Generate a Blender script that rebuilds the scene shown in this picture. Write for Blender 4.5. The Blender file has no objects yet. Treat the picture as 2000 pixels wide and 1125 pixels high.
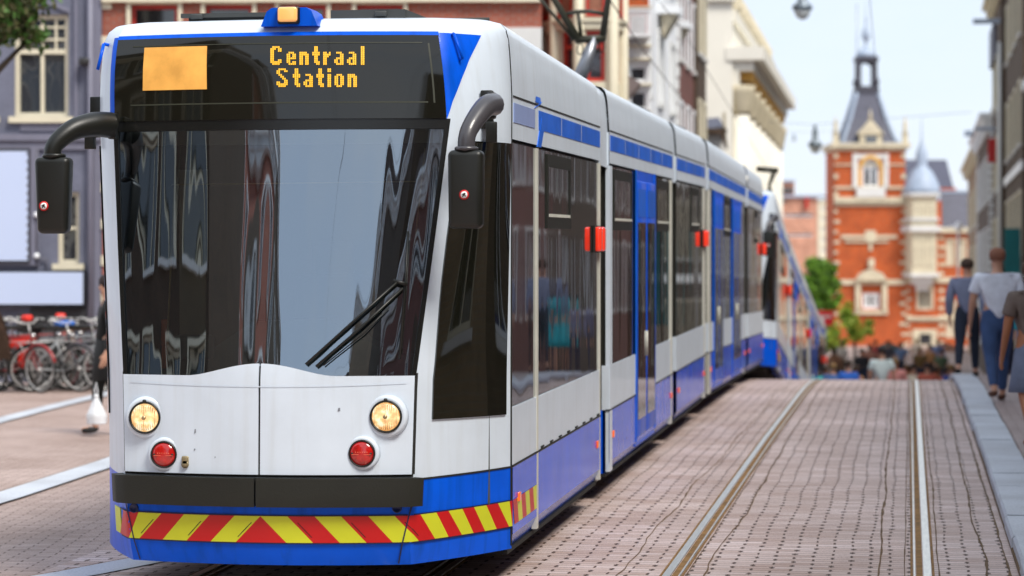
import bpy, bmesh, math, random
from mathutils import Vector, Matrix, noise
PI=math.pi
random.seed(7)
scn=bpy.context.scene
COL=scn.collection
# ---------------------------------------------------------------- camera frame
F0=5000.0; TH=math.atan(775/F0); CS,SN=math.cos(TH),math.sin(TH)
CAMZ=1.75; HY=560.0
def cam2w(r,D,z=0): return Vector((r*CS-D*SN, r*SN+D*CS, z))
def at(px,py,D): return cam2w((px-1000)/F0*D, D, CAMZ+(HY-py)/F0*D)
def zz(py,D): return CAMZ+(HY-py)/F0*D
def rr(px,D): return (px-1000)/F0*D
def proj(p):
    D=-SN*p[0]+CS*p[1]; r=CS*p[0]+SN*p[1]
    return 1000+F0*r/D, HY-F0*(p[2]-CAMZ)/D
def sm(a,b,x):
    t=max(0,min(1,(x-a)/(b-a))); return t*t*(3-2*t)
def lerp(a,b,t): return a+(b-a)*t
def interp(tab,x):
    if x<=tab[0][0]: return tab[0][1]
    for (a,va),(b,vb) in zip(tab,tab[1:]):
        if x<=b: return lerp(va,vb,(x-a)/(b-a))
    return tab[-1][1]
GT=[(-80,-.3),(0,-.2),(15,0),(20,.095),(26,.21),(30,.265),(33,.31),(35,.335),(37,.345),(39,.325),(41,.28),(43,.19),(46,-.02),(49,-.34),(53,-.76),(59,-1.36),(65,-1.88),(69,-2.08),(73,-2.15),(78,-2.17),(400,-2.17)]
def GY(Y): return (interp(GT,Y-.8)+interp(GT,Y)+interp(GT,Y+.8))/3
def PL(Y): return .19*sm(14,36,Y) if Y<60 else .19-2.6*sm(60,90,Y)
def ground(X,Y):
    if X>-5.3: return GY(Y)
    return lerp(GY(Y),PL(Y),sm(-5.3,-8.5,X) if False else max(0,min(1,(-5.3-X)/3.2)))
# ---------------------------------------------------------------- materials
MATS={}
def nodes(name):
    m=bpy.data.materials.new(name); m.use_nodes=True
    nt=m.node_tree; b=nt.nodes['Principled BSDF']; MATS[name]=m
    return m,nt,b
def mat(name,col,rough=.6,metal=0,var=.12,scale=3,bump=0,bscale=40,coat=0,spec=.5,emit=None,es=1,stretch=None,streak=0):
    if name in MATS: return MATS[name]
    m,nt,b=nodes(name); N=nt.nodes.new; L=nt.links.new
    b.inputs['Roughness'].default_value=rough; b.inputs['Metallic'].default_value=metal
    b.inputs['Coat Weight'].default_value=coat; b.inputs['Coat Roughness'].default_value=.04
    b.inputs['Specular IOR Level'].default_value=spec
    tc=N('ShaderNodeTexCoord')
    src=tc.outputs['Object']
    if stretch:
        mp=N('ShaderNodeMapping'); mp.inputs['Scale'].default_value=stretch; L(src,mp.inputs[0]); src=mp.outputs[0]
    n=N('ShaderNodeTexNoise'); n.inputs['Scale'].default_value=scale; n.inputs['Detail'].default_value=6; n.inputs['Roughness'].default_value=.6
    L(src,n.inputs['Vector'])
    r=N('ShaderNodeValToRGB'); r.color_ramp.elements[0].position=.3; r.color_ramp.elements[1].position=.7
    c=col
    r.color_ramp.elements[0].color=tuple(max(0,x*(1-var)) for x in c)+(1,)
    r.color_ramp.elements[1].color=tuple(min(1,x*(1+var)) for x in c)+(1,)
    L(n.outputs['Fac'],r.inputs[0]); L(r.outputs[0],b.inputs['Base Color'])
    if streak:
        ms=N('ShaderNodeMapping'); ms.inputs['Scale'].default_value=(14,14,.9); L(tc.outputs['Object'],ms.inputs[0])
        ns=N('ShaderNodeTexNoise'); ns.inputs['Scale'].default_value=1; ns.inputs['Detail'].default_value=5; L(ms.outputs[0],ns.inputs['Vector'])
        rs=N('ShaderNodeValToRGB'); rs.color_ramp.elements[0].position=.28; rs.color_ramp.elements[1].position=.5
        rs.color_ramp.elements[0].color=(1-streak,1-streak*1.15,1-streak*1.4,1); rs.color_ramp.elements[1].color=(1,1,1,1); L(ns.outputs['Fac'],rs.inputs[0])
        mm=N('ShaderNodeMix'); mm.data_type='RGBA'; mm.blend_type='MULTIPLY'; mm.inputs['Factor'].default_value=1
        L(r.outputs[0],mm.inputs['A']); L(rs.outputs[0],mm.inputs['B']); L(mm.outputs['Result'],b.inputs['Base Color'])
    if emit:
        b.inputs['Emission Color'].default_value=emit+(1,); b.inputs['Emission Strength'].default_value=es
    if bump:
        n2=N('ShaderNodeTexNoise'); n2.inputs['Scale'].default_value=bscale; n2.inputs['Detail'].default_value=4; L(src,n2.inputs['Vector'])
        bp=N('ShaderNodeBump'); bp.inputs['Strength'].default_value=bump; bp.inputs['Distance'].default_value=.02
        L(n2.outputs['Fac'],bp.inputs['Height']); L(bp.outputs[0],b.inputs['Normal'])
    return m
def brickmat(name,c1,c2,mortar,w=.22,h=.065,ms=.01,rough=.85,bump=.4,rot=0,offset=.5,horizontal=False):
    m,nt,b=nodes(name); N=nt.nodes.new; L=nt.links.new
    b.inputs['Roughness'].default_value=rough
    tc=N('ShaderNodeTexCoord'); sp=N('ShaderNodeSeparateXYZ'); L(tc.outputs['Object'],sp.inputs[0])
    cb=N('ShaderNodeCombineXYZ')
    ad=N('ShaderNodeMath'); ad.operation='ADD'; L(sp.outputs['X'],ad.inputs[0]); L(sp.outputs['Y'],ad.inputs[1])
    L(ad.outputs[0],cb.inputs['X']); L(sp.outputs['Z'],cb.inputs['Y'])
    br=N('ShaderNodeTexBrick'); br.inputs['Scale'].default_value=1; br.inputs['Brick Width'].default_value=w; br.inputs['Row Height'].default_value=h
    br.inputs['Mortar Size'].default_value=ms; br.inputs['Mortar Smooth'].default_value=.3; br.offset=offset
    br.inputs['Color1'].default_value=c1+(1,); br.inputs['Color2'].default_value=c2+(1,); br.inputs['Mortar'].default_value=mortar+(1,)
    L(cb.outputs[0],br.inputs['Vector'])
    n=N('ShaderNodeTexNoise'); n.inputs['Scale'].default_value=1.3; n.inputs['Detail'].default_value=6; L(tc.outputs['Object'],n.inputs['Vector'])
    mx=N('ShaderNodeMix'); mx.data_type='RGBA'; mx.blend_type='MULTIPLY'; mx.inputs['Factor'].default_value=.5
    r=N('ShaderNodeValToRGB'); r.color_ramp.elements[0].color=(.55,.55,.55,1); r.color_ramp.elements[1].color=(1.2,1.2,1.2,1); r.color_ramp.elements[0].position=.3; r.color_ramp.elements[1].position=.7
    L(n.outputs['Fac'],r.inputs[0]); L(br.outputs['Color'],mx.inputs['A']); L(r.outputs[0],mx.inputs['B']); L(mx.outputs['Result'],b.inputs['Base Color'])
    bp=N('ShaderNodeBump'); bp.inputs['Strength'].default_value=bump; bp.inputs['Distance'].default_value=.01; bp.invert=True
    L(br.outputs['Fac'],bp.inputs['Height']); L(bp.outputs[0],b.inputs['Normal'])
    return m
def paving(name,base,base2,joint,w,h,rotated=False,dots=True,wob=.02):
    """clay paver paving seen at real scale: running bond, open head joints, dirt, worn tops"""
    m,nt,b=nodes(name); N=nt.nodes.new; L=nt.links.new
    tc=N('ShaderNodeTexCoord'); wn=N('ShaderNodeTexNoise'); wn.inputs['Scale'].default_value=.9; wn.inputs['Detail'].default_value=3
    L(tc.outputs['Object'],wn.inputs['Vector'])
    vm=N('ShaderNodeVectorMath'); vm.operation='SCALE'; vm.inputs['Scale'].default_value=wob*5; 
    sub=N('ShaderNodeVectorMath'); sub.operation='SUBTRACT'; sub.inputs[1].default_value=(.5,.5,.5)
    L(wn.outputs['Color'],sub.inputs[0]); L(sub.outputs[0],vm.inputs[0])
    add=N('ShaderNodeVectorMath'); add.operation='ADD'; L(tc.outputs['Object'],add.inputs[0]); L(vm.outputs[0],add.inputs[1])
    mp=N('ShaderNodeMapping'); L(add.outputs[0],mp.inputs[0])
    if rotated: mp.inputs['Rotation'].default_value=(0,0,rotated)
    br=N('ShaderNodeTexBrick'); br.inputs['Scale'].default_value=1; br.inputs['Brick Width'].default_value=w; br.inputs['Row Height'].default_value=h
    br.inputs['Mortar Size'].default_value=.0065; br.inputs['Mortar Smooth'].default_value=.6; br.offset=.5; br.inputs['Bias'].default_value=0
    br.inputs['Color1'].default_value=base+(1,); br.inputs['Color2'].default_value=base2+(1,); br.inputs['Mortar'].default_value=tuple(x*1 for x in joint)+(1,)
    L(mp.outputs[0],br.inputs['Vector'])
    # second brick pattern with a fatter mortar gives the dark dots where head joints open
    sp=N('ShaderNodeSeparateXYZ'); L(mp.outputs[0],sp.inputs[0])
    def M(op,a,bb=None):
        x=N('ShaderNodeMath'); x.operation=op
        for i,v in enumerate((a,bb)):
            if v is None: continue
            if isinstance(v,(int,float)): x.inputs[i].default_value=v
            else: L(v,x.inputs[i])
        return x.outputs[0]
    row=M('FLOOR',M('DIVIDE',sp.outputs['Y'],h)); half=M('MULTIPLY',M('SUBTRACT',1.0,M('PINGPONG',row,1.0)),w/2) 
    fx=M('PINGPONG',M('ADD',sp.outputs['X'],half),w/2)      # 0 at joints
    fy=M('PINGPONG',sp.outputs['Y'],h/2)                    # 0 at bed joints, h/2 mid
    dn=N('ShaderNodeTexNoise'); dn.inputs['Scale'].default_value=5; L(tc.outputs['Object'],dn.inputs['Vector'])
    wdt=M('MULTIPLY',M('SUBTRACT',dn.outputs['Fac'],.22),.042)
    dot=M('MULTIPLY',M('LESS_THAN',fx,wdt),M('GREATER_THAN',fy,h*.2))
    big=N('ShaderNodeTexNoise'); big.inputs['Scale'].default_value=.55; big.inputs['Detail'].default_value=8; big.inputs['Roughness'].default_value=.65; L(tc.outputs['Object'],big.inputs['Vector'])
    rp=N('ShaderNodeValToRGB'); rp.color_ramp.elements[0].position=.3; rp.color_ramp.elements[1].position=.72
    rp.color_ramp.elements[0].color=(.68,.62,.58,1); rp.color_ramp.elements[1].color=(1.12,1.12,1.14,1); L(big.outputs['Fac'],rp.inputs[0])
    mx=N('ShaderNodeMix'); mx.data_type='RGBA'; mx.blend_type='MULTIPLY'; mx.inputs['Factor'].default_value=.9
    L(br.outputs['Color'],mx.inputs['A']); L(rp.outputs[0],mx.inputs['B'])
    fin=N('ShaderNodeTexNoise'); fin.inputs['Scale'].default_value=60; fin.inputs['Detail'].default_value=3; L(tc.outputs['Object'],fin.inputs['Vector'])
    rf=N('ShaderNodeValToRGB'); rf.color_ramp.elements[0].position=.3; rf.color_ramp.elements[1].position=.7; rf.color_ramp.elements[0].color=(.86,.86,.86,1); rf.color_ramp.elements[1].color=(1.08,1.08,1.08,1); L(fin.outputs['Fac'],rf.inputs[0])
    mx1=N('ShaderNodeMix'); mx1.data_type='RGBA'; mx1.blend_type='MULTIPLY'; mx1.inputs['Factor'].default_value=1
    L(mx.outputs['Result'],mx1.inputs['A']); L(rf.outputs[0],mx1.inputs['B'])
    mx2=N('ShaderNodeMix'); mx2.data_type='RGBA'; mx2.inputs['B'].default_value=tuple(x*.6 for x in joint)+(1,)
    L(M('MULTIPLY',dot,.85 if dots else 0),mx2.inputs['Factor']); L(mx1.outputs['Result'],mx2.inputs['A'])
    L(mx2.outputs['Result'],b.inputs['Base Color']); b.inputs['Roughness'].default_value=.62
    bp=N('ShaderNodeBump'); bp.inputs['Strength'].default_value=.7; bp.inputs['Distance'].default_value=.012; bp.invert=True
    hh=M('ADD',br.outputs['Fac'],M('MULTIPLY',big.outputs['Fac'],.8)); L(M('ADD',hh,M('MULTIPLY',dot,.8)),bp.inputs['Height']); L(bp.outputs[0],b.inputs['Normal'])
    return m
def reflglass(name,tint,refl,wave=0,ws=(1,1,1),through=None,mul=1.0,gc=(.93,.96,1,1)):
    m,nt,b=nodes(name); N=nt.nodes.new; L=nt.links.new
    out=[n for n in nt.nodes if n.type=='OUTPUT_MATERIAL'][0]
    g=N('ShaderNodeBsdfGlossy'); g.inputs['Roughness'].default_value=.015; g.inputs['Color'].default_value=gc
    if through:
        t=N('ShaderNodeBsdfTransparent'); t.inputs['Color'].default_value=through+(1,)
        base=t
    else:
        base=b; b.inputs['Base Color'].default_value=tint+(1,); b.inputs['Roughness'].default_value=.05
    mx=N('ShaderNodeMixShader'); fr=N('ShaderNodeFresnel'); fr.inputs['IOR'].default_value=1.5
    ml=N('ShaderNodeMath'); ml.operation='MULTIPLY_ADD'; ml.inputs[1].default_value=mul; ml.inputs[2].default_value=refl; ml.use_clamp=True
    L(fr.outputs[0],ml.inputs[0]); L(ml.outputs[0],mx.inputs[0])
    L(base.outputs[0],mx.inputs[1]); L(g.outputs[0],mx.inputs[2]); L(mx.outputs[0],out.inputs[0])
    if wave:
        tc=N('ShaderNodeTexCoord'); mp=N('ShaderNodeMapping'); mp.inputs['Scale'].default_value=ws; L(tc.outputs['Object'],mp.inputs[0])
        n=N('ShaderNodeTexNoise'); n.inputs['Scale'].default_value=1; n.inputs['Detail'].default_value=1; L(mp.outputs[0],n.inputs['Vector'])
        bp=N('ShaderNodeBump'); bp.inputs['Strength'].default_value=1; bp.inputs['Distance'].default_value=wave; L(n.outputs['Fac'],bp.inputs['Height'])
        L(bp.outputs[0],g.inputs['Normal']); L(bp.outputs[0],fr.inputs['Normal'])
    return m
WHITE=mat('tram_white_paint',(.66,.745,.84),.38,var=.05,scale=2.5,coat=.22,spec=.3,bump=.012,bscale=5,streak=.06)
BLUE=mat('tram_blue_paint',(.0,.10,.74),.33,var=.08,scale=4,coat=.05,spec=.15,streak=.2)
PALEBLUE=mat('tram_pale_blue',(.32,.45,.85),.3,coat=.6,var=.1)
BLACK=mat('black_plastic',(.008,.009,.007),.4,var=.2,bump=.05,bscale=200)
RUBBER=mat('black_rubber',(.009,.010,.006),.55,var=.2,bump=.1,bscale=90)
DARKGAP=mat('dark_gap',(.01,.01,.008),.8)
UNDER=mat('underframe',(.015,.013,.011),.8,var=.3)
STEEL=mat('polished_rail_steel',(.78,.745,.66),.36,metal=1,var=.12,scale=8,bump=.04,stretch=(8,.6,8))
RAILDIRT=mat('rail_groove_dirt',(.24,.13,.04),.9,var=.4,scale=9)
GREYMETAL=mat('grey_metal',(.30,.32,.36),.4,metal=.6)
CHROME=mat('chrome',(.7,.7,.68),.15,metal=1)
RED=mat('reflective_red',(.55,.004,.006),.35,var=.06)
YEL=mat('reflective_yellow',(.62,.66,.02),.35,var=.06)
REDLENS=mat('red_lens',(.5,.008,.006),.15,coat=1,var=.3,scale=30)
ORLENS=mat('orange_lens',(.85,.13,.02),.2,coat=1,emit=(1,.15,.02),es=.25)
AMBER=mat('amber_lens',(.9,.42,.12),.2,coat=1,emit=(1,.5,.15),es=.35)
SIGNRED=mat('sign_red',(.6,.01,.01),.5); SIGNWHITE=mat('sign_white',(.85,.85,.85),.5,var=.02)
GLASS_SIDE=reflglass('tram_side_glass',(.012,.011,.008),.03,wave=.008,ws=(.6,1.3,.30),mul=.88)
GLASS_DOOR=reflglass('tram_door_glass',(.012,.011,.009),.01,wave=.004,ws=(.6,3,.4),mul=.72)
GLASS_CAB=reflglass('cab_side_glass',(.008,.008,.005),.02)
GLASS_DISP=reflglass('display_glass',(.008,.008,.005),-.025,wave=.004,ws=(2,2,.6))
GLASS_FRONT=reflglass('windscreen_glass',(0,0,0),.31,wave=.011,ws=(4.2,1,.42),through=(.46,.48,.40),gc=(.74,.87,1,1))
PANE=reflglass('window_pane',(.03,.035,.045),.10,wave=.01,ws=(1.5,1.5,1.5))
PANED=reflglass('dark_window_pane',(.012,.014,.016),.03)
# ---------------------------------------------------------------- mesh builder
ORG={}
class MB:
    def __init__(s,xf=None): s.v=[]; s.f=[]; s.m=[]; s.xf=xf; s.cm=0; s.sm=[]
    def add(s,vs,fs,smooth=False,mi=None):
        o=len(s.v)
        for p in vs:
            p=Vector(p); s.v.append(s.xf(p) if s.xf else p)
        for f in fs: s.f.append([i+o for i in f]); s.m.append(s.cm if mi is None else mi); s.sm.append(smooth)
        return s
    def box(s,x0,x1,y0,y1,z0,z1,mi=None):
        v=[(x,y,z) for z in (z0,z1) for y in (y0,y1) for x in (x0,x1)]
        return s.add(v,[(0,2,3,1),(4,5,7,6),(0,1,5,4),(2,6,7,3),(0,4,6,2),(1,3,7,5)],mi=mi)
    def quad(s,a,b,c,d,mi=None): return s.add([a,b,c,d],[(0,1,2,3)],mi=mi)
    def grid(s,fn,nu,nv,smooth=True,mi=None):
        vs=[fn(i/nu,j/nv) for j in range(nv+1) for i in range(nu+1)]
        fs=[(j*(nu+1)+i,j*(nu+1)+i+1,(j+1)*(nu+1)+i+1,(j+1)*(nu+1)+i) for j in range(nv) for i in range(nu)]
        return s.add(vs,fs,smooth,mi)
    def tube(s,pts,r,seg=8,caps=True,closed=False,mi=None,flat=1.0):
        pts=[Vector(p) for p in pts]; n=len(pts)
        rs=r if isinstance(r,(list,tuple)) else [r]*n
        vs=[];fs=[]; up=None
        for i,p in enumerate(pts):
            if closed: t=pts[(i+1)%n]-pts[i-1]
            else: t=(pts[min(i+1,n-1)]-pts[max(i-1,0)])
            t.normalize()
            if up is None:
                up=Vector((0,0,1)) if abs(t.z)<.9 else Vector((1,0,0))
            a=t.cross(up); a.normalize(); b=a.cross(t); b.normalize(); up=b
            for k in range(seg):
                an=2*PI*k/seg; vs.append(p+(a*math.cos(an)*flat+b*math.sin(an))*rs[i])
        for i in range(n if closed else n-1):
            for k in range(seg):
                j=(i+1)%n
                fs.append((i*seg+k,i*seg+(k+1)%seg,j*seg+(k+1)%seg,j*seg+k))
        if caps and not closed: fs+= [tuple(range(seg))[::-1],tuple((n-1)*seg+k for k in range(seg))]
        return s.add(vs,fs,True,mi)
    def lathe(s,prof,c=(0,0,0),axis='z',seg=20,smooth=True,mi=None,sx=1,sy=1):
        vs=[];fs=[]
        for r,h in prof:
            for k in range(seg):
                a=2*PI*k/seg; x,y=r*math.cos(a)*sx,r*math.sin(a)*sy
                if axis=='z': p=(c[0]+x,c[1]+y,c[2]+h)
                elif axis=='y': p=(c[0]+x,c[1]+h,c[2]+y)
                else: p=(c[0]+h,c[1]+x,c[2]+y)
                vs.append(p)
        n=len(prof)
        for i in range(n-1):
            for k in range(seg): fs.append((i*seg+k,i*seg+(k+1)%seg,(i+1)*seg+(k+1)%seg,(i+1)*seg+k))
        if prof[0][0]>1e-5: fs.append(tuple(range(seg))[::-1])
        if prof[-1][0]>1e-5: fs.append(tuple((n-1)*seg+k for k in range(seg)))
        return s.add(vs,fs,smooth,mi)
    def rbox(s,c,size,bev=.02,seg=3,mi=None,taper=1):
        bm=bmesh.new(); bmesh.ops.create_cube(bm,size=1)
        for v in bm.verts:
            k=taper if v.co.z<0 else 1
            v.co=Vector((v.co.x*size[0]*k,v.co.y*size[1]*k,v.co.z*size[2]))
        bmesh.ops.bevel(bm,geom=bm.edges[:],offset=bev,segments=seg,affect='EDGES',profile=.5)
        bm.verts.index_update(); cc=Vector(c)
        s.add([v.co+cc for v in bm.verts],[[v.index for v in f.verts] for f in bm.faces],True,mi); bm.free(); return s
    def prism(s,poly,y0,y1,mi=None):   # polygon in x,z extruded along y
        n=len(poly); v=[(x,y0,z) for x,z in poly]+[(x,y1,z) for x,z in poly]
        return s.add(v,[tuple(range(n)),tuple(range(2*n-1,n-1,-1))]+[(i,i+n,(i+1)%n+n,(i+1)%n) for i in range(n)],mi=mi)
    def build(s,name,mats,parent=None,recalc=True):
        me=bpy.data.meshes.new(name)
        o0=ORG.get(parent.name,Vector((0,0,0))) if parent else Vector((0,0,0))
        me.from_pydata([tuple(p-o0) for p in s.v],[],s.f)
        mats=mats if isinstance(mats,(list,tuple)) else [mats]
        for m in mats: me.materials.append(m)
        me.polygons.foreach_set('material_index',s.m); me.polygons.foreach_set('use_smooth',s.sm)
        me.update()
        if recalc:
            bm=bmesh.new(); bm.from_mesh(me); bmesh.ops.recalc_face_normals(bm,faces=bm.faces[:]); bm.to_mesh(me); bm.free()
        o=bpy.data.objects.new(name,me); COL.objects.link(o)
        if parent: o.parent=parent
        ORG[o.name]=o0
        return o
def tag(o,label=None,cat=None,group=None,kind=None):
    if label: o['label']=label
    if cat: o['category']=cat
    if group: o['group']=group
    if kind: o['kind']=kind
    return o
def thing(name,label,cat,loc=(0,0,0),group=None):
    o=bpy.data.objects.new(name,None); o.empty_display_size=.2; COL.objects.link(o); o.location=loc
    ORG[o.name]=Vector(loc); return tag(o,label,cat,group)
def copy_tree(o,parent=None):
    c=o.copy(); COL.objects.link(c)
    if parent: c.parent=parent
    for ch in list(o.children): copy_tree(ch,c)
    return c
# ================================================================ SETTING
PAVE=paving('clay_paver_road',(.54,.40,.345),(.72,.60,.565),(.11,.055,.025),.24,.10,wob=.012)
PAVEL=paving('clay_paver_plaza',(.56,.44,.395),(.44,.335,.295),(.12,.075,.05),.22,.075,rotated=math.radians(-7),dots=False,wob=.03)
PAVER=paving('clay_paver_footway',(.43,.34,.32),(.37,.30,.28),(.16,.11,.09),.2,.07,dots=False)
m_,nt_,b_=nodes('granite_kerbstone')
def _gran():
    N=nt_.nodes.new; L=nt_.links.new
    tc=N('ShaderNodeTexCoord'); n=N('ShaderNodeTexNoise'); n.inputs['Scale'].default_value=70; n.inputs['Detail'].default_value=3; L(tc.outputs['Object'],n.inputs['Vector'])
    g=N('ShaderNodeTexNoise'); g.inputs['Scale'].default_value=1.2; g.inputs['Detail'].default_value=6; L(tc.outputs['Object'],g.inputs['Vector'])
    r=N('ShaderNodeValToRGB'); r.color_ramp.elements[0].position=.3; r.color_ramp.elements[1].position=.7; r.color_ramp.elements[0].color=(.48,.52,.58,1); r.color_ramp.elements[1].color=(.66,.70,.76,1); L(n.outputs['Fac'],r.inputs[0])
    r2=N('ShaderNodeValToRGB'); r2.color_ramp.elements[0].position=.3; r2.color_ramp.elements[1].position=.7; r2.color_ramp.elements[0].color=(.74,.73,.72,1); r2.color_ramp.elements[1].color=(1.05,1.05,1.05,1); L(g.outputs['Fac'],r2.inputs[0])
    mx=N('ShaderNodeMix'); mx.data_type='RGBA'; mx.blend_type='MULTIPLY'; mx.inputs['Factor'].default_value=1; L(r.outputs[0],mx.inputs['A']); L(r2.outputs[0],mx.inputs['B'])
    L(mx.outputs['Result'],b_.inputs['Base Color']); b_.inputs['Roughness'].default_value=.6
_gran(); GRANITE=m_
SOIL=mat('open_joint_soil',(.14,.085,.04),.95,var=.5,scale=12)
def ylist(a,b):
    out=[];y=a
    while y<b:
        out.append(y); y+= .6 if 10<y<80 else 3
    return out+[b]
def sheet(name,xs,ys,dz,m,zf=ground,curve=None):
    mb=MB(); nx=len(xs); vs=[]
    for y in ys:
        for x in xs:
            xx=x+(curve(y) if curve else 0)
            vs.append((xx,y,zf(xx,y)+dz))
    fs=[(j*nx+i,j*nx+i+1,(j+1)*nx+i+1,(j+1)*nx+i) for j in range(len(ys)-1) for i in range(nx-1)]
    mb.add(vs,fs,True); return tag(mb.build(name,m),kind='structure')
ys=ylist(-80,90)+[100,120,150,200,260,400]
sheet('ground',[-160,-80,-40,-25,-18,-14,-11,-10,-9,-8.5,-7.5,-6.5,-5.9,-5.3,-3,0,3,8,20,60,160],ys,-.012,PAVEL)
sheet('road',[-5.25,-4,-2,0,.66],ylist(-60,78)+[120],0,PAVE,lambda x,y:GY(y))
def raised(name,x0,x1,h,m,y0=-60,y1=110):
    mb=MB(); ysl=ylist(y0,y1); vs=[]
    for y in ysl:
        g=GY(y); vs+=[(x0,y,g-.05),(x0+.001,y,g+h-.012),(x0+.014,y,g+h),(x1,y,g+h),(x1,y,g-.05)]
    fs=[(j*5+i,j*5+i+1,(j+1)*5+i+1,(j+1)*5+i) for j in range(len(ysl)-1) for i in range(4)]
    mb.add(vs,fs); return tag(mb.build(name,m),kind='structure')
# kerb stones: one metre slabs with an open joint
mb=MB(); y=4.0; random.seed(3)
while y<90:
    L_=random.uniform(.95,1.25); y1=y+L_-.012; h=.105+random.uniform(-.004,.004); dx=random.uniform(-.006,.006)
    a,b=GY(y),GY(y1); x0,x1=.66+dx,.985+dx
    vs=[]
    for yy,g in ((y,a),(y1,b)):
        vs+=[(x0,yy,g-.05),(x0+.002,yy,g+h-.02),(x0+.018,yy,g+h),(x1-.005,yy,g+h),(x1,yy,g-.05)]
    mb.add(vs,[(0,1,6,5),(1,2,7,6),(2,3,8,7),(3,4,9,8),(0,4,3,2,1),(5,6,7,8,9)]); y+=L_
tag(mb.build('kerb',GRANITE),kind='structure')
raised('pavement',.998,3.9,.092,PAVER)
raised('kerb_bedding',.655,1.0,.03,SOIL,4,90)
# rails (grooved, both tracks)
def rail(x,side):      # side=+1 : running head on the right, groove to its left
    ysl=ylist(4,76)
    for (a,b,dz,m,n) in ((-.035,.018,.007,STEEL,'rail'),(-.078,-.035,-.0,RAILDIRT,'rail_groove'),(-.094,-.078,.006,STEEL,'rail_lip'),(.018,.036,.003,RAILDIRT,'rail_bed'),(-.112,-.094,.003,RAILDIRT,'rail_bed')):
        a2,b2=(a,b) if side>0 else (-b,-a)
        mb=MB(); vs=[]
        for y in ysl:
            g=GY(y)+dz+(.001 if n=='rail_groove' else 0)+(.002 if n=='rail_bed' else 0)
            vs+=[(x+a2,y,g-.01),(x+a2+.003,y,g),(x+b2-.003,y,g),(x+b2,y,g-.01)]
        mb.add(vs,[(j*4+i,j*4+i+1,(j+1)*4+i+1,(j+1)*4+i) for j in range(len(ysl)-1) for i in range(3)])
        tag(mb.build(n,m),kind='structure')
for x,s in ((-1.45,-1),(.12,1),(-4.27,-1),(-2.80,1)): rail(x,s)
# wandering open joints beside the rails and along the kerb
def seam(x,wd,amp,seed,y0=11,y1=40,breaks=.0):
    mb=MB(); y=y0; vs=[]; random.seed(seed); n=0
    while y<y1:
        o=noise.noise(Vector((seed*3.7,y*.45,0)))*amp+noise.noise(Vector((seed,y*2.4,5)))*amp*.35
        w_=wd*(.28+.9*abs(noise.noise(Vector((y*1.7,seed,1)))))
        g=GY(y)+.004
        vs+=[(x+o-w_/2,y,g),(x+o+w_/2,y,g)]; y+=.12; n+=1
    mb.add(vs,[(2*j,2*j+1,2*j+3,2*j+2) for j in range(n-1)])
    tag(mb.build('open_joint',SOIL),kind='structure')
for k,(x,wd,am) in enumerate(((-1.73,.022,.05),(-1.20,.020,.05),(-.97,.0,.0),(-.19,.026,.03),(.30,.0,.02),(.46,.026,.035),(.605,.026,.02))):
    if wd: seam(x,wd,am,k+1)
seam(.02-.04,.014,.01,21); seam(-1.345+.02,.014,.012,22); seam(.185,.02,.015,23)
# light granite bands let into the square
def band(name,pts,wd,dz=.006):
    mb=MB(); P=[]
    for (a,b) in zip(pts,pts[1:]):
        for t in range(8): P.append(Vector(a).lerp(Vector(b),t/8))
    P.append(Vector(pts[-1])); vs=[]
    for i,p in enumerate(P):
        d=(P[min(i+1,len(P)-1)]-P[max(i-1,0)]).normalized(); n=Vector((-d.y,d.x))
        for s in (-1,-.5,0,.5,1):
            q=p+n*wd/2*s; vs.append((q.x,q.y,ground(q.x,q.y)+dz))
    mb.add(vs,[(j*5+i,j*5+i+1,(j+1)*5+i+1,(j+1)*5+i) for j in range(len(P)-1) for i in range(4)])
    tag(mb.build(name,GRANITE),kind='structure')
    mb=MB(); vs=[]
    for i,p in enumerate(P):
        d=(P[min(i+1,len(P)-1)]-P[max(i-1,0)]).normalized(); n=Vector((-d.y,d.x))
        for s in (1.0,1.07): q=p+n*wd/2*s; vs.append((q.x,q.y,ground(q.x,q.y)+dz+.002))
    mb.add(vs,[(2*j,2*j+1,2*j+3,2*j+2) for j in range(len(P)-1)]); tag(mb.build('open_joint',SOIL),kind='structure')
band('granite_band',[(-7.1,12),(-7.12,17),(-7.2,19.7),(-7.42,23.4),(-7.9,28),(-8.6,34)],.33)
band('granite_band',[(-9.7,20),(-10.2,25),(-10.75,29.3),(-11.5,35.7),(-11.9,38)],.26)
band('granite_band',[(-5.75,13.2),(-5.0,15.0),(-4.55,16.4),(-4.3,18)],.30)
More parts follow.
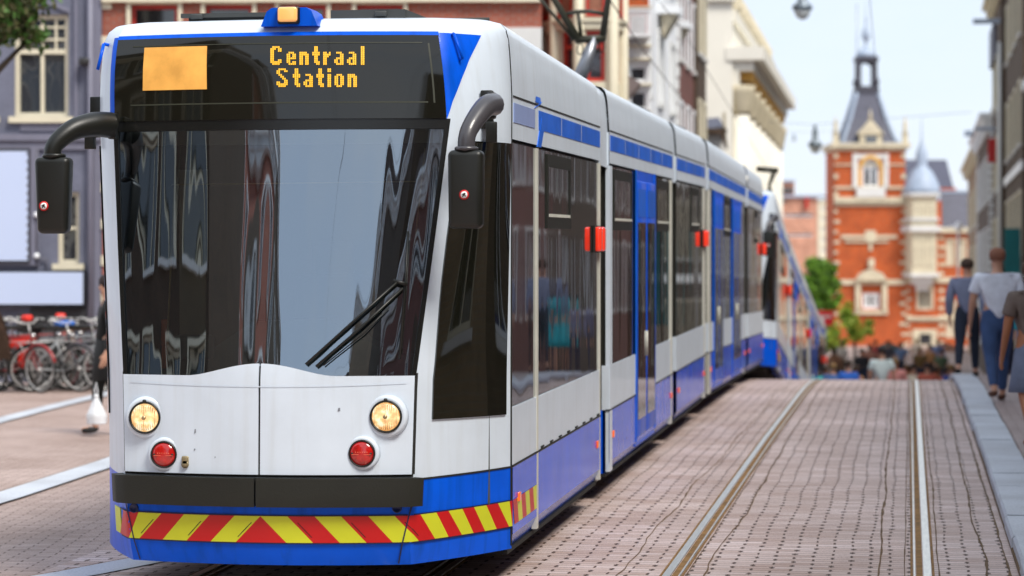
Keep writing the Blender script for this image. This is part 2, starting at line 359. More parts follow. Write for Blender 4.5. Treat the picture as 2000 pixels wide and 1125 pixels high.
# ================================================================ TRAMS
XC=-3.52; YS=14.82
E_=[(2.88,0),(3.0,.005),(3.12,.012),(3.2,.020),(3.26,.035),(3.295,.065),(3.315,.14),(3.33,1.2199)]
FA_=[(3.17,1),(3.2,.985),(3.23,.95),(3.26,.90),(3.295,.76),(3.315,.5),(3.33,0)]
K_=[(.2,.80),(.7,.825),(1.27,.84),(2.0,.915),(2.72,.985),(3.0,.98),(3.2,.97),(3.33,.96)]
SH_=[(1.27,.025),(2.72,.018),(3.2,.055)]
C_=[(.2,.92),(.33,.975),(.6,1.0),(1.27,.985),(2.72,.74),(3.05,.69),(3.2,.655),(3.31,.62)]
TZ=lambda Y:.019*(Y-15)
def S0(s,z):
    sg=-1 if s<0 else 1; t=abs(s); k=interp(K_,z); c=interp(C_,z); b=.13
    sh=interp(SH_,z)*(1-max(0,t-.5)*2)
    if t<=.5: u=k*t*2; a=-c+b*(2*t)**2
    else:
        t=(t-.5)*2; p0=Vector((k,-c+b)); p1=Vector((k+.26,-(c-b)*.50)); p2=Vector((1.22,0))
        q=p0*(1-t)**2+p1*2*t*(1-t)+p2*t*t; u,a=q
    e=interp(E_,z); f=1-e/1.22
    return Vector(((sg*u-sh)*f,a*interp(FA_,z),z))
def S1(s,z,off=0):
    p=S0(s,z)
    if off:
        d=.004
        ds=S0(min(s+d,1),z)-S0(s-d,z); dz=S0(s,z+.01)-S0(s,z-.01); n=ds.cross(dz); n.normalize()
        if n.dot(Vector((p.x,-1.0,.1)))<0: n=-n
        p=p+n*off
    return p
def XF1(p): return Vector((XC+p.x,YS+p.y,p.z+TZ(YS+p.y)))
def SW(s,z,off=0): return XF1(S1(s,z,off))
def sx(px,z,off=0):
    lo,hi=-.5,1.0
    for _ in range(30):
        m=(lo+hi)/2
        if proj(SW(m,z,off))[0]<px: lo=m
        else: hi=m
    return (lo+hi)/2
def onf(px,py,off=0):
    z=1.5
    for _ in range(6):
        s=sx(px,z,off); p=SW(s,z,off); z+= (p_y(p)-py)*-1/ (F0/14.3) *-1
    return s,z
def p_y(p): return proj(p)[1]
def patch(mb,s0,s1,z0,z1,off,nu=8,nv=4,mi=None,edge=True,base=-.004):
    g=lambda v,x: x(v) if callable(x) else x
    def pt(u,v,o):
        zz0=g(u,z0); zz1=g(u,z1); z=lerp(zz0,zz1,v); a=g(z,s0); b=g(z,s1); return S1(lerp(a,b,u),z,o)
    mb.grid(lambda u,v:pt(u,v,off),nu,nv,True,mi)
    if edge:
        for (f,n) in ((lambda t,o:pt(t,0,o),nu),(lambda t,o:pt(t,1,o),nu),(lambda t,o:pt(0,t,o),nv),(lambda t,o:pt(1,t,o),nv)):
            mb.grid(lambda u,v:f(u,lerp(off,base,v)),n,1,False,mi)
FONT={
'C':".####.|###.##|##..##|##....|##....|##....|##....|##..##|######|.####.",
'e':"......|......|......|.###.|##.##|##.##|#####|##...|##.##|.####",
'n':"......|......|......|####.|#####|##.##|##.##|##.##|##.##|##.##",
't':".##.|.##.|.##.|####|####|.##.|.##.|.##.|.###|..##",
'r':"....|....|....|##.#|####|###.|##..|##..|##..|##..",
'a':".....|.....|.....|.###.|...##|...##|.####|##.##|##.##|.####",
'l':"##|##|##|##|##|##|##|##|##|##",
'S':".####.|##..##|##....|.##...|..##..|...##.|....##|##..##|######|.####.",
'i':"##|##|..|##|##|##|##|##|##|##",
'o':".....|.....|.....|.###.|##.##|##.##|##.##|##.##|##.##|.###."}
def ysx(px,X=-2.30):
    k=(px-1000)/F0; return (-k*SN*X-CS*X)/(SN-k*CS)
TEXTM=mat('amber_led_dots',(.8,.45,.03),.5,emit=(1,.50,.02),es=.42,var=.02)
ROUTEM=mat('amber_route_screen',(.62,.33,.08),.4,emit=(1,.42,.05),es=.25,var=.35,scale=4)
INTER=mat('cab_interior_grey',(.07,.08,.08),.7); DASH=mat('dashboard_teal',(.06,.12,.13),.6); PART=mat('cab_partition',(.55,.53,.48),.6)
SEAT=mat('seat_fabric',(.03,.035,.05),.9); ORANGE=mat('orange_plastic',(.7,.12,.01),.4); TAPE=mat('beige_strap',(.6,.5,.28),.6)
ROOFGREY=mat('roof_equipment_grey',(.05,.055,.055),.6); BLUES=mat('tram_side_blue',(.0,.10,.80),.16,var=.12,scale=2,coat=.10,spec=.12,bump=.35,bscale=2.2)
STRIPE=mat('roof_stripe_blue',(.0,.12,.65),.4,var=.2,scale=3); SEAMW=mat('pale_seam',(.62,.62,.55),.4)
def section(root,y0,y1,zf,items,f0,f1,grp,stripe=(None,None),marker=True,skirtgap=True):
    za,zb=zf(y0),zf(y1)
    xf=lambda p: Vector((XC+p.x,p.y,lerp(za,zb,(p.y-y0)/(y1-y0))+p.z))
    f=lambda y: lerp(f0,f1,(y-y0)/(y1-y0))
    # upper shell + lower white panel
    body=MB(xf)
    zs=[2.62,2.72,2.80,2.88,3.0,3.06,3.12,3.16,3.2,3.23,3.26,3.28,3.295,3.315,3.33]
    ny=6
    def P(u_,v_,sg):
        y=lerp(y0,y1,u_); z=zs[round(v_*(len(zs)-1))]; e=interp(E_,z); zz_=z if z<2.88 else 2.88+(z-2.88)*f(y)
        return (sg*(1.22-e),y,zz_)
    for sg in (1,-1): body.grid(lambda u,v:P(u,v,sg),ny,len(zs)-1,True)
    for sg in (1,-1):
        body.box(*sorted((sg*1.16,sg*1.22)),y0,y1,.70,1.045)
    for y in (y0,y1):   # end frames
        body.box(-1.215,1.215,y-.02 if y==y1 else y,y if y==y1 else y+.02,2.60,2.86)
    b=body.build('section_body',WHITE,root)
    sk=MB(xf)
    for sg in (1,):
        sk.add([(sg*1.222,y0,.70),(sg*1.222,y1,.70),(sg*1.222,y1,.30),(sg*1.222,y0,.30),(sg*1.17,y1,.20),(sg*1.17,y0,.20)],[(0,1,2,3),(3,2,4,5)])
        sk.box(*sorted((sg*1.10,sg*1.165)),y0,y1,.20,.699)
    sk.build('skirt',BLUES,b)
    sk=MB(xf); sk.box(-1.22,-1.165,y0,y1,.20,.699); sk.build('skirt',BLUES,b)
    tr=MB(xf)
    for sg in (1,):
        tr.box(1.19,1.2245,y0,y1,.694,.706); tr.box(1.19,1.2235,y0+.02,y1-.02,2.868,2.878); tr.box(1.15,1.19,y0,y1,.18,.205)
    tr.build('trim_line',DARKGAP,b)
    ub=MB(xf); ub.box(-1.0,1.0,y0+.1,y1-.1,.16,.45)
    random.seed(int(y0*10))
    for k in range(int((y1-y0)*2.2)):
        y=random.uniform(y0+.2,y1-.3); ub.box(1.0,1.1,y,y+random.uniform(.05,.25),.20-random.uniform(.02,.07),.25)
    ub.build('underframe',UNDER,b)
    # opaque core behind the glass so windows read as dark glass
    core=MB(xf); core.box(-1.19,1.19,y0+.02,y1-.02,1.0,2.62); core.build('window_surround',RUBBER,b)
    for sg in (-1,):
        g=MB(xf); g.box(-1.21,-1.192,y0+.04,y1-.04,1.05,2.60); g.build('side_window',GLASS_SIDE,b)
    for it in items:
        k,a,c=it[:3]
        if k=='w':      # window, fixed, from a to c
            g=MB(xf); g.box(1.19,1.212,a,c,1.05,2.60); wd=g.build('side_window',GLASS_SIDE,b)
            if len(it)>3:
                va,vc=it[3:5]; v=MB(xf)
                for q in ((va,vc,2.50,2.58),(va,vc,2.10,2.17),(va,va+.06,2.17,2.50),(vc-.06,vc,2.17,2.50)): v.box(1.205,1.222,*q)
                fr=v.build('vent_frame',RUBBER,wd)
                v=MB(xf); v.box(1.205,1.226,va+.07,vc-.07,2.175,2.195); v.build('vent_rail',SEAMW,fr)
                v=MB(xf); v.box(1.205,1.216,va+.06,vc-.06,2.197,2.50); v.build('vent_window',GLASS_DOOR,fr)
        elif k=='s':    # pale seam
            g=MB(xf); g.box(1.19,1.2235,a,c,.22,2.60); g.build('seam_strip',SEAMW if len(it)<4 else WHITE,b)
        elif k=='d':    # double door
            mid=(a+c)/2; dr=MB(xf)
            dr.box(1.19,1.217,a-.03,c+.03,.26,2.62); d=dr.build('door',BLUE,b)
            lf=MB(xf)
            for q in ((a-.03,a),(c,c+.03)): lf.box(1.19,1.230,q[0],q[1],.30,2.62)
            lf.build('door_frame',SEAMW if False else STRIPE,d)
            for q0,q1 in ((a+.01,mid-.012),(mid+.012,c-.01)):
                lf=MB(xf); lf.rbox((1.218,(q0+q1)/2,1.43),(.024,q1-q0,2.2),.012,2); le=lf.build('door_leaf',BLUE,d)
                gg=MB(xf); gg.box(1.22,1.2335,q0+.055,q1-.055,.48,2.17); gg.build('door_glass',GLASS_DOOR,le)
                gg=MB(xf); gg.box(1.22,1.234,q0+.05,q1-.05,2.22,2.46); gg.build('door_header',STRIPE,le)
            h=MB(xf); h.tube([(1.24,mid-.06,1.0),(1.24,mid-.06,1.22)],.008); h.build('door_handle',SEAMW,d)
    st=MB(xf); a,c=stripe
    if a is None: a,c=y0+.06,y1-.06
    st.box(1.19,1.2235,a,c,2.72,2.84); st.build('roof_stripe',STRIPE,b)
    st=MB(xf); q=a+1.05
    while q<c-.2: st.box(1.2,1.2245,q-.006,q+.006,2.72,2.84); q+=1.05
    if st.v: st.build('stripe_joint',SEAMW,b)
    if marker:
        for q in (y1-.33,y1-.13): l=MB(xf); l.rbox((1.25,q,2.03),(.05,.11,.18),.015,2); l.build('marker_lamp',mat('marker_red',(.75,.03,.01),.3,coat=1,emit=(1,.04,.01),es=.3),b)
        l=MB(xf); l.box(1.215,1.232,y1-.40,y1-.06,1.93,2.13); l.build('lamp_mount',DARKGAP,b)
    for q in (y0+.22,y1-.22): l=MB(xf); l.rbox((1.228,q,.50),(.016,.07,.055),.006,2); l.build('side_reflector',ORLENS,b)
    # roof equipment and edge rail
    l=MB(xf)
    l.tube([(1.0,y0+.3,3.24*1 if f0<1 else 3.33),(1.0,y1-.2,3.27)],.018,6)
    l.rbox((0,(y0+y1)/2,3.27),(1.5,(y1-y0)*.55,.12),.03,2)
    l.build('roof_gear',ROOFGREY,b)
    return b
def bellows(root,y0,y1,zf,f):
    mb=MB(); n=5
    for i in range(n):
        y=lerp(y0,y1,(i+.5)/n); z=zf(y); d=(y1-y0)/n*.36
        mb.rbox((XC,y,z+1.72),(2.30,d*2,2.95),.02,2)
    mb.build('bellows',RUBBER,root)
    mb=MB(); z=zf((y0+y1)/2)
    zs=[2.60,2.72,2.88,3.0,3.12,3.2,3.26,3.295,3.315,3.33]
    for sg in (1,-1):
        mb.grid(lambda u,v:(XC+sg*(1.205-interp(E_,zs[round(v*9)])*.99),lerp(y0-.01,y1+.01,u),z-.012+(zs[round(v*9)] if zs[round(v*9)]<2.88 else 2.88+(zs[round(v*9)]-2.88)*f)),1,9,True)
    mb.build('joint_cover',WHITE,root)
    mb=MB(); mb.box(XC+1.10,XC+1.2,y0-.02,y0+.03,z+.2,z+2.6); mb.build('joint_edge',SEAMW,root)
def headlens():
    if 'lit_headlamp_lens' in MATS: return MATS['lit_headlamp_lens']
    m,nt,b=nodes('lit_headlamp_lens'); N=nt.nodes.new; L=nt.links.new
    tc=N('ShaderNodeTexCoord'); n=N('ShaderNodeTexNoise'); n.inputs['Scale'].default_value=26; n.inputs['Detail'].default_value=3; L(tc.outputs['Object'],n.inputs['Vector'])
    r=N('ShaderNodeValToRGB'); e=r.color_ramp.elements; e[0].position=.36; e[0].color=(.62,.25,.05,1); e[1].position=.64; e[1].color=(1,.86,.6,1); k_=e.new(.5); k_.color=(.95,.55,.2,1)
    L(n.outputs['Fac'],r.inputs[0]); L(r.outputs[0],b.inputs['Emission Color']); b.inputs['Emission Strength'].default_value=.75; b.inputs['Base Color'].default_value=(.5,.4,.25,1); b.inputs['Roughness'].default_value=.08; b.inputs['Coat Weight'].default_value=1
    return m
def cab(root,xf,first):
    global YS
    R=root
    # shell : blue skirt, white sides, roof
    m=MB(xf)
    zs=[.22,.30,.40,.50,.60,.70]
    def rows(mb,s0,s1,nu,zs,mi=None):
        mb.grid(lambda u,v:S1(lerp(s0,s1,u),zs[round(v*(len(zs)-1))]),nu,len(zs)-1,True,mi)
    rows(m,-.5,.5,24,zs); rows(m,.5,1,14,zs); rows(m,-1,-.5,14,zs)
    m.grid(lambda u,v:S1(lerp(-1,1,u),.22).lerp(Vector((0,-.2,.16)),v*.12),48,1,True)
    skirt=m.build('front_skirt',BLUE,R)
    m=MB(xf); zw=[.70,.85,1.0,1.15,1.27,1.5,1.8,2.1,2.4,2.6,2.72,2.88,3.0,3.06,3.12,3.16,3.2,3.23,3.26,3.28,3.295,3.305,3.315,3.322,3.327,3.33]
    rows(m,.5,1,16,zw); rows(m,-1,-.5,16,zw)
    rows(m,-.5,.5,24,[z for z in zw if z<=1.27]); rows(m,-.5,.5,24,[2.66,2.72]+[z for z in zw if z>=2.88])
    shell=m.build('cab_shell',WHITE,R)
    # front panel with its arched top
    c0=sx(508,1.2)
    def top(u_s):
        t=u_s/.25
        s=u_s; w=abs(s-c0)/.245
        return 1.275+ (.068*(.5+.5*math.cos(PI*min(1,w)))**.8 if w<1 else 0)
    for (a,b) in ((-.496,c0-.0035),(c0+.0035,.4955)):
        m=MB(xf); n=24
        def fn(u,v,o=.016):
            s=lerp(a,b,u); zt=top(s); z=lerp(.73,zt,v); return S1(s,z,o)
        m.grid(fn,n,8,True); m.grid(lambda u,v:fn(u,1,lerp(.016,-.03,v)),n,1,False); m.grid(lambda u,v:fn(u,0,lerp(.016,-.01,v)),n,1,False)
        for e in (0,1): m.grid(lambda u,v:fn(e,u,lerp(.016,-.01,v)),8,1,False)
        m.build('front_panel',WHITE,R)
    m=MB(xf); patch(m,-.507,-.492,.73,1.29,.003,2,6); patch(m,.490,.506,.73,1.29,.003,2,6); patch(m,c0-.003,c0+.003,.73,1.33,.006,1,6)
    patch(m,-.5,.5,.715,.732,.004,20,1); m.build('panel_gap',DARKGAP,R)
    m=MB(xf); patch(m,-.47,.47,lambda u:1.232-.018*(1-abs(2*u-1)**2),lambda u:1.238-.018*(1-abs(2*u-1)**2),.0185,30,1,edge=False); m.build('panel_crease',WHITE,R)
    # windscreen and display glass
    m=MB(xf); m.grid(lambda u,v:S1(lerp(-.5,.5,u),lerp(1.262,2.70,v),-.006),40,30,True); ws=m.build('windscreen',GLASS_FRONT,R)
    m=MB(xf)
    patch(m,-.5,-.486,1.27,2.70,.004,2,20); patch(m,.486,.5,1.27,2.70,.004,2,20); patch(m,-.5,.5,2.655,2.712,.004,24,1)
    m.build('windscreen_seal',mat('glossy_black_seal',(.006,.006,.005),.25),ws)
    r_e=lambda z: sx(lerp(868,853,(z-2.72)/.47),min(z,3.17))-.004 if first else .49
    m=MB(xf); patch(m,-.493,.488,2.712,3.185,.012,30,8); dg=m.build('display_glass',GLASS_DISP,R)
    m=MB(xf)
    t1=[(z,sx(px,z)) for z,px in ((2.70,871),(2.80,881),(2.95,901),(3.05,914),(3.12,925),(3.2,938))]
    patch(m,.489,lambda z:interp(t1,z),2.712,3.20,.009,8,10); patch(m,-.52,-.494,2.712,3.20,.009,2,10)
    patch(m,-.495,.49,3.186,3.206,.010,24,1)
    m.build('blue_corner',BLUE,R)
    m=MB(xf); p=[S1(.54,3.19,.03),S1(.56,3.05,.04)]; m.tube(p,.008,8); m.tube([S1(.54,3.19,0),p[0]],.007,6); m.tube([S1(.56,3.05,0),p[1]],.007,6)
    m.build('grab_handle',BLUE,R); m=MB(xf); p=[S1(-.60,3.17,.03),S1(-.60,3.02,.05)]; m.tube(p,.010,8); m.tube([S1(-.60,3.17,0),p[0]],.01,6); m.build('grab_handle',BLUE,R)
    # cab side windows
    le=[(1.0,.585),(1.3,.60),(1.72,.63),(2.1,.675),(2.6,.77)]
    if first:
        le=[(z,sx(px,z)) for z,px in ((1.02,843),(1.35,849),(1.76,860),(2.10,874),(2.40,890),(2.62,905))]
    lf=lambda z: interp(le,z)
    for sg in (1,-1):
        m=MB(xf)
        if sg>0: patch(m,lf,.955,lambda u:lerp(1.025,1.01,u),2.59,.010,10,14)
        else: patch(m,-.955,-.80,1.02,2.59,.010,10,14)
        m.build('cab_window',GLASS_CAB,R)
    m=MB(xf); patch(m,.992,.9995,.24,3.25,.004,1,20); patch(m,.5,.999,.694,.704,.004,14,1); m.build('cab_seam',DARKGAP,R)
    # bumper
    for a,b in ((-.545,c0-.010),(c0-.004,.512)):
        m=MB(xf); patch(m,a,b,.560,.712,.062,24,5); m.build('bumper',RUBBER,R)
    # hazard chevrons
    tops=[75,190,308,425,555,685,818,958,1098,1235,1375,1510,1640,1722,1785]; bots=[-30,88,195,315,438,562,692,952,1090,1228,1365,1500,1632,1715,1785]
    T=[x/2.647+200 for x in tops]; B=[x/2.647+200 for x in bots]
    T+=[800+x/1.992 for x in (202,247,295,340,385,411)]; B+=[800+x/1.992 for x in (200,245,290,335,383,411,411)]
    T=T[:15]+T[15:]; B=B[:15]+B[15:]
    z0h,z1h=.352,.500
    sT=[sx(x,z1h) for x in T]; sB=[sx(x,z0h) for x in B]
    sB[0]=-.62; sT[0]=-.545
    H=[]
    # intervals: (top a,b, bottom a,b, colour)
    seq=[]
    names=['R','Y','R','Y','R','Y']
    for i in range(6):
        seq.append((sT[i],sT[i+1],sB[i],sB[i+1],names[i]))
    seq.append((sT[6],sT[6],sB[6],sB[7],'R'))
    cur='Y'
    for i in range(6,len(sT)-1):
        seq.append((sT[i],sT[i+1],sB[i+1],sB[i+2] if i+2<len(sB) else 1.0,cur)); cur='R' if cur=='Y' else 'Y'
    for (ta,tb,ba,bb,c) in (seq if first else []):
        m=MB(xf)
        patch(m,lambda z:lerp(ba,ta,(z-z0h)/(z1h-z0h)),lambda z:lerp(bb,tb,(z-z0h)/(z1h-z0h)),z0h,z1h,.007,6,4,base=0)
        m.build('hazard_stripe',RED if c=='R' else YEL,skirt)
    for i in ((2,4,6,8,10,12) if first else ()):
        if i>=len(sT): continue
        if i<=6: ta,ba=sT[i]-.012,sB[i]-.012
        else: ta,ba=sT[i-1]+.012,sB[i]+.012
        m=MB(xf); g=lambda z:lerp(ba,ta,(z-z0h)/(z1h-z0h)); patch(m,g,lambda z:g(z)+.0035,z0h+.03,z1h-.035,.0085,1,4,edge=False); m.build('fine_print',DARKGAP,skirt)
    if first: m=MB(xf); patch(m,-.70,-.60,z0h,z1h,.006,2,2); m.build('hazard_stripe',YEL,skirt)
    m=MB(xf)
    if first: patch(m,-.6,1.0,z1h,z1h+.008,.006,40,1,edge=False); patch(m,-.6,1.0,z0h-.008,z0h,.006,40,1,edge=False)
    patch(m,lambda z:lerp(-.47,-.505,(z-.22)/.34),lambda z:lerp(-.47,-.505,(z-.22)/.34)+.005,.23,.56,.0085,1,6,edge=False)
    patch(m,lambda z:lerp(.455,.497,(z-.22)/.34),lambda z:lerp(.455,.497,(z-.22)/.34)+.005,.23,.56,.0085,1,6,edge=False)
    m.build('skirt_joint',mat('dark_blue_joint',(.003,.01,.06),.6),skirt)
    # lamps
    LENS=headlens()
    for px,py in ((288,815),(755,813)):
        s,z=onf(px,py); p=S1(s,z,.016)
        m=MB(xf); m.lathe([(.088,-.018),(.098,-.024),(.115,-.012),(.122,.02)],p,'y',36); hd=m.build('headlight',WHITE,R)
        m=MB(xf); m.lathe([(.078,-.02),(.083,-.032),(.090,-.032),(.092,-.015)],p,'y',36)
        m.rbox(p+Vector((0,-.03,.092)),(.02,.02,.02),.005,1); m.build('lamp_ring',BLACK,hd)
        m=MB(xf); m.lathe([(0.0001,-.045),(.03,-.043),(.055,-.037),(.075,-.026),(.082,-.02)],p,'y',36); m.build('lamp_lens',LENS,hd)
        m=MB(xf); m.lathe([(0.0001,-.052),(.011,-.051),(.013,-.044)],p,'y',16)
        for k in range(-5,6):
            x=k*.012; h=math.sqrt(max(0,.072**2-x*x)); m.box(p.x+x-.001,p.x+x+.001,p.y-.044+abs(k)*.002,p.y-.03,p.z-h,p.z+h)
        m.build('lamp_bulb_cap',mat('bulb_cap',(.45,.33,.18),.3,metal=.6),hd)
    for px,py in ((324,887),(708,885)):
        s,z=onf(px,py); p=S1(s,z,.014)
        m=MB(xf); m.lathe([(.072,-.012),(.082,-.017),(.094,-.008),(.098,.02)],p,'y',32); hd=m.build('brake_light',WHITE,R)
        m=MB(xf); m.lathe([(.0001,-.036),(.03,-.034),(.055,-.028),(.068,-.018),(.072,-.006)],p,'y',32); m.build('lamp_lens',REDLENS,hd)
        m=MB(xf); m.lathe([(.066,-.018),(.070,-.026),(.075,-.024),(.077,-.01)],p,'y',32)
        for q in (-.052,.052): m.lathe([(.0001,-.034),(.006,-.034),(.007,-.026)],p+Vector((q,0,0)),'y',8)
        m.build('lamp_ring',BLACK,hd)
        m=MB(xf)
        for k in range(6): m.rbox(p+Vector((-.032+k*.013,-.034,.008)),(.006,.004,.006),.001,1)
        m.box(p.x-.055,p.x+.055,p.y-.035,p.y-.030,p.z-.006,p.z-.003); m.build('lens_pattern',mat('pale_red',(.8,.15,.08),.3),hd)
    s,z=onf(365,899); p=S1(s,z,.022); m=MB(xf); m.rbox(p,(.042,.016,.05),.008,2); m.lathe([(.021,.008),(.021,-.008)],p+Vector((0,0,-.022)),'y',16); m.build('latch',mat('bronze_latch',(.32,.26,.15),.4,metal=.5),R)
    for px in (263,775):
        s,z=onf(px,992); p=S1(s,z,.006); m=MB(xf); m.lathe([(.0001,.0),(.018,-.002),(.021,-.008),(.026,-.008),(.028,.004)],p,'y',20); m.build('tow_socket',mat('navy_socket',(.004,.012,.08),.4),skirt)
    m=MB(xf)
    for px,py,w_,h_ in ((381,842,3,9),(380,878,3,4),(662,800,5,7),(236,860,2,5),(420,893,2,3)):
        a=[onf(px+i*w_/2,py+j*h_/2,.019) for i,j in ((-1,1),(1,.7),(.8,-1),(-.6,-.8))]; m.add([S1(s,z,.019) for s,z in a],[(0,1,2,3)])
    m.build('paint_chip',mat('paint_chip_grey',(.2,.22,.25),.7),R)
    # roof beacon
    m=MB(xf); pts=[(-.165,0),(-.13,.085),(-.10,.105),(.10,.105),(.13,.085),(.165,0)]
    m.prism([(x+.045,3.245+z) for x,z in pts],-.66,-.40); bc=m.build('beacon_housing',BLUE,R)
    m=MB(xf); m.rbox((.045,-.66,3.305),(.128,.06,.098),.012,3); m.build('beacon_bezel',BLACK,bc)
    m=MB(xf); m.rbox((.045,-.69,3.308),(.112,.05,.084),.015,3); m.build('beacon_lens',AMBER,bc)
    m=MB(xf)
    m.box(-.66,-.10,-.25,.1,3.31,3.355); m.box(-.70,-.10,-.28,-.25,3.335,3.36); m.box(.2,.64,-.28,.1,3.31,3.365)
    m.add([(.64,-.25,3.30),(.64,-.25,3.365),(.80,-.22,3.30),(.64,.1,3.30),(.64,.1,3.365),(.80,.1,3.30)],[(0,2,1),(3,4,5),(1,2,5,4)])
    for x in (-.6,.5): m.rbox((x,-.29,3.34),(.07,.03,.03),.006,2)
    m.tube([(-1.0,.05,3.325),(1.08,.05,3.325)],.014,6)
    m.build('roof_hatch',ROOFGREY,R)
    # mirrors
    for sg,(mx,mz) in ((1,(1.115,2.86)),(-1,(-1.115,2.83))):
        if sg>0:
            hs=Vector((1.125,-1.0,2.305)); top_=2.53; a0=Vector((1.225,-.70,2.785))
            path=[a0,Vector((1.20,-.82,2.765)),Vector((1.155,-.93,2.68)),Vector((1.128,-.99,2.60)),Vector((hs.x,hs.y,top_-.02))]; rs=[.066,.06,.053,.048,.048]; sz=(.195,.12,.43)
        else:
            hs=Vector((-1.225,-1.0,2.285)); top_=2.51; a0=Vector((-.99,-.72,2.69))
            path=[a0,Vector((-1.05,-.82,2.69)),Vector((-1.14,-.93,2.655)),Vector((-1.22,-1.0,2.57)),Vector((hs.x-.01,hs.y,top_-.02))]; rs=[.075,.072,.06,.05,.05]; sz=(.205,.12,.43)
        # smooth path
        P=[];Rr=[]
        for i in range(len(path)-1):
            p0=path[max(i-1,0)];p1=path[i];p2=path[i+1];p3=path[min(i+2,len(path)-1)]
            for k in range(6):
                t=k/6; P.append(.5*((2*p1)+(p2-p0)*t+(2*p0-5*p1+4*p2-p3)*t*t+(3*p1-p0-3*p2+p3)*t**3)); Rr.append(lerp(rs[i],rs[i+1],t))
        P.append(path[-1]); Rr.append(rs[-1])
        m=MB(xf); m.tube(P,Rr,14); m.lathe([(.058,-.012),(.066,-.008),(.066,.004),(.055,.010)],(hs.x,hs.y,top_+.0),'z',20)
        arm=m.build('mirror_arm',mat('mirror_arm_grey',(.06,.058,.066),.35,coat=.3) if sg>0 else BLACK,R)
        m=MB(xf); m.rbox(a0+Vector((-.012*sg,.02,-.005)),(.045,.07,.15),.01,2); m.build('arm_foot',BLACK,arm)
        m=MB(xf); pp=S1(sx(946,2.78),2.77,.02) if sg>0 else S1(-.80,2.76,.02)
        m.rbox(pp,(.07,.06,.24 if sg<0 else .22),.008,2); m.rbox(pp+Vector((.03*sg,-.03,-.13)),(.06,.05,.12),.006,2); m.build('mirror_bracket',BLACK,R)
        m=MB(xf); m.rbox((hs.x,hs.y,hs.z),sz,.032,4,taper=.86 if sg<0 else .96); mh=m.build('mirror_housing',BLACK,R)
        q=Vector((hs.x+(-.04 if sg<0 else -.002),hs.y-.0635,hs.z-(.06 if sg<0 else .03)))
        m=MB(xf); m.lathe([(.0001,0),(.027,0),(.027,.006)],q,'y',28); st=m.build('sticker',SIGNRED,mh)
        m=MB(xf); m.lathe([(.0001,-.0012),(.019,-.0012),(.019,.001)],q,'y',24); m.build('sticker_field',SIGNWHITE,st)
        m=MB(xf); m.add([q+Vector(v)+Vector((0,-.0022,0)) for v in ((-.011,0,-.011),(-.005,0,-.011),(.001,0,-.004),(.008,0,-.011),(.012,0,-.008),(.006,0,.001),(.010,0,.008),(.002,0,.012),(-.005,0,.007),(-.012,0,.003),(-.010,0,-.001),(-.006,0,.001))],[tuple(range(12))]); m.build('sticker_figure',DARKGAP,st)
    # interior
    m=MB(xf)
    m.box(-1.1,1.1,.25,.30,.5,3.2); m.box(-.75,.75,-.6,.25,.52,.56); m.box(-1.0,1.0,-.55,.25,2.72,2.75)
    m.box(-1.13,-1.10,-.25,.25,.5,2.75); m.box(1.10,1.13,-.25,.25,.5,2.75)
    inn=m.build('cab_interior',INTER,R)
    m=MB(xf); m.prism([(-.74,1.0),(-.74,1.36),(-.45,1.40),(-.2,1.56),(.25,1.58),(.5,1.44),(.74,1.36),(.74,1.0)],-.55,-.30); m.rbox((-.52,-.62,1.42),(.22,.1,.14),.02,2); m.build('dashboard',DASH,inn)
    m=MB(xf); m.rbox((.15,.02,1.45),(.46,.10,.75),.05,3); m.rbox((.15,.02,1.92),(.26,.09,.2),.04,3); m.rbox((.15,-.15,1.1),(.46,.42,.12),.04,3); m.build('driver_seat',SEAT,inn)
    m=MB(xf); m.box(-.76,-.60,-.1,-.05,1.35,2.45); m.box(-.30,-.26,.1,.14,1.3,2.5); m.box(.05,.09,.1,.14,1.3,2.5); m.build('partition_post',PART,inn)
    m=MB(xf); m.box(-.40,-.12,.235,.245,1.7,2.4); m.build('partition_window',PANE,inn)
    m=MB(xf); m.tube([(-.68,-.62,1.45),(-.655,-.60,2.1),(-.65,-.55,2.55)],.006,6); m.tube([(.76,-.60,2.0),(.80,-.50,2.55)],.005,6); m.tube([(-.66,-.60,2.35),(.76,-.58,2.36)],.004,6); m.build('blind_cord',TAPE,inn)
    m=MB(xf); m.rbox((-.70,-.60,1.50),(.04,.04,.16),.01,2); m.rbox((-.70,-.60,1.36),(.035,.04,.13),.01,2); m.build('radio_handset',ORANGE,inn)
    # wiper
    def wp(px,py,o): 
        s,z=onf(px,py,o) ; return S1(s,z,o)
    m=MB(xf)
    m.tube([wp(597,712,.03),wp(690,628,.05),wp(775,552,.055)],.0085,6); m.tube([wp(617,716,.03),wp(705,640,.05),wp(787,563,.055)],.0085,6); m.tube([wp(632,714,.03),wp(712,650,.05),wp(760,600,.055)],.004,6)
    w_=m.build('wiper_arm',BLACK,R)
    m=MB(xf); m.tube([wp(768,548,.05),wp(796,556,.05)],.012,6); m.tube([wp(797,452,.012),wp(792,550,.03),wp(781,700,.012)],.007,6); m.tube([wp(800,470,.006),wp(785,690,.006)],.004,6)
    m.build('wiper_blade',BLACK,w_)
    # display contents
    a=[onf(x,y,.016) for x,y in ((279,177),(404,90))]; m=MB(xf); patch(m,a[0][0],a[1][0],a[0][1],a[1][1],.018,8,2); m.build('route_screen',ROUTEM,dg)
    m=MB(xf)
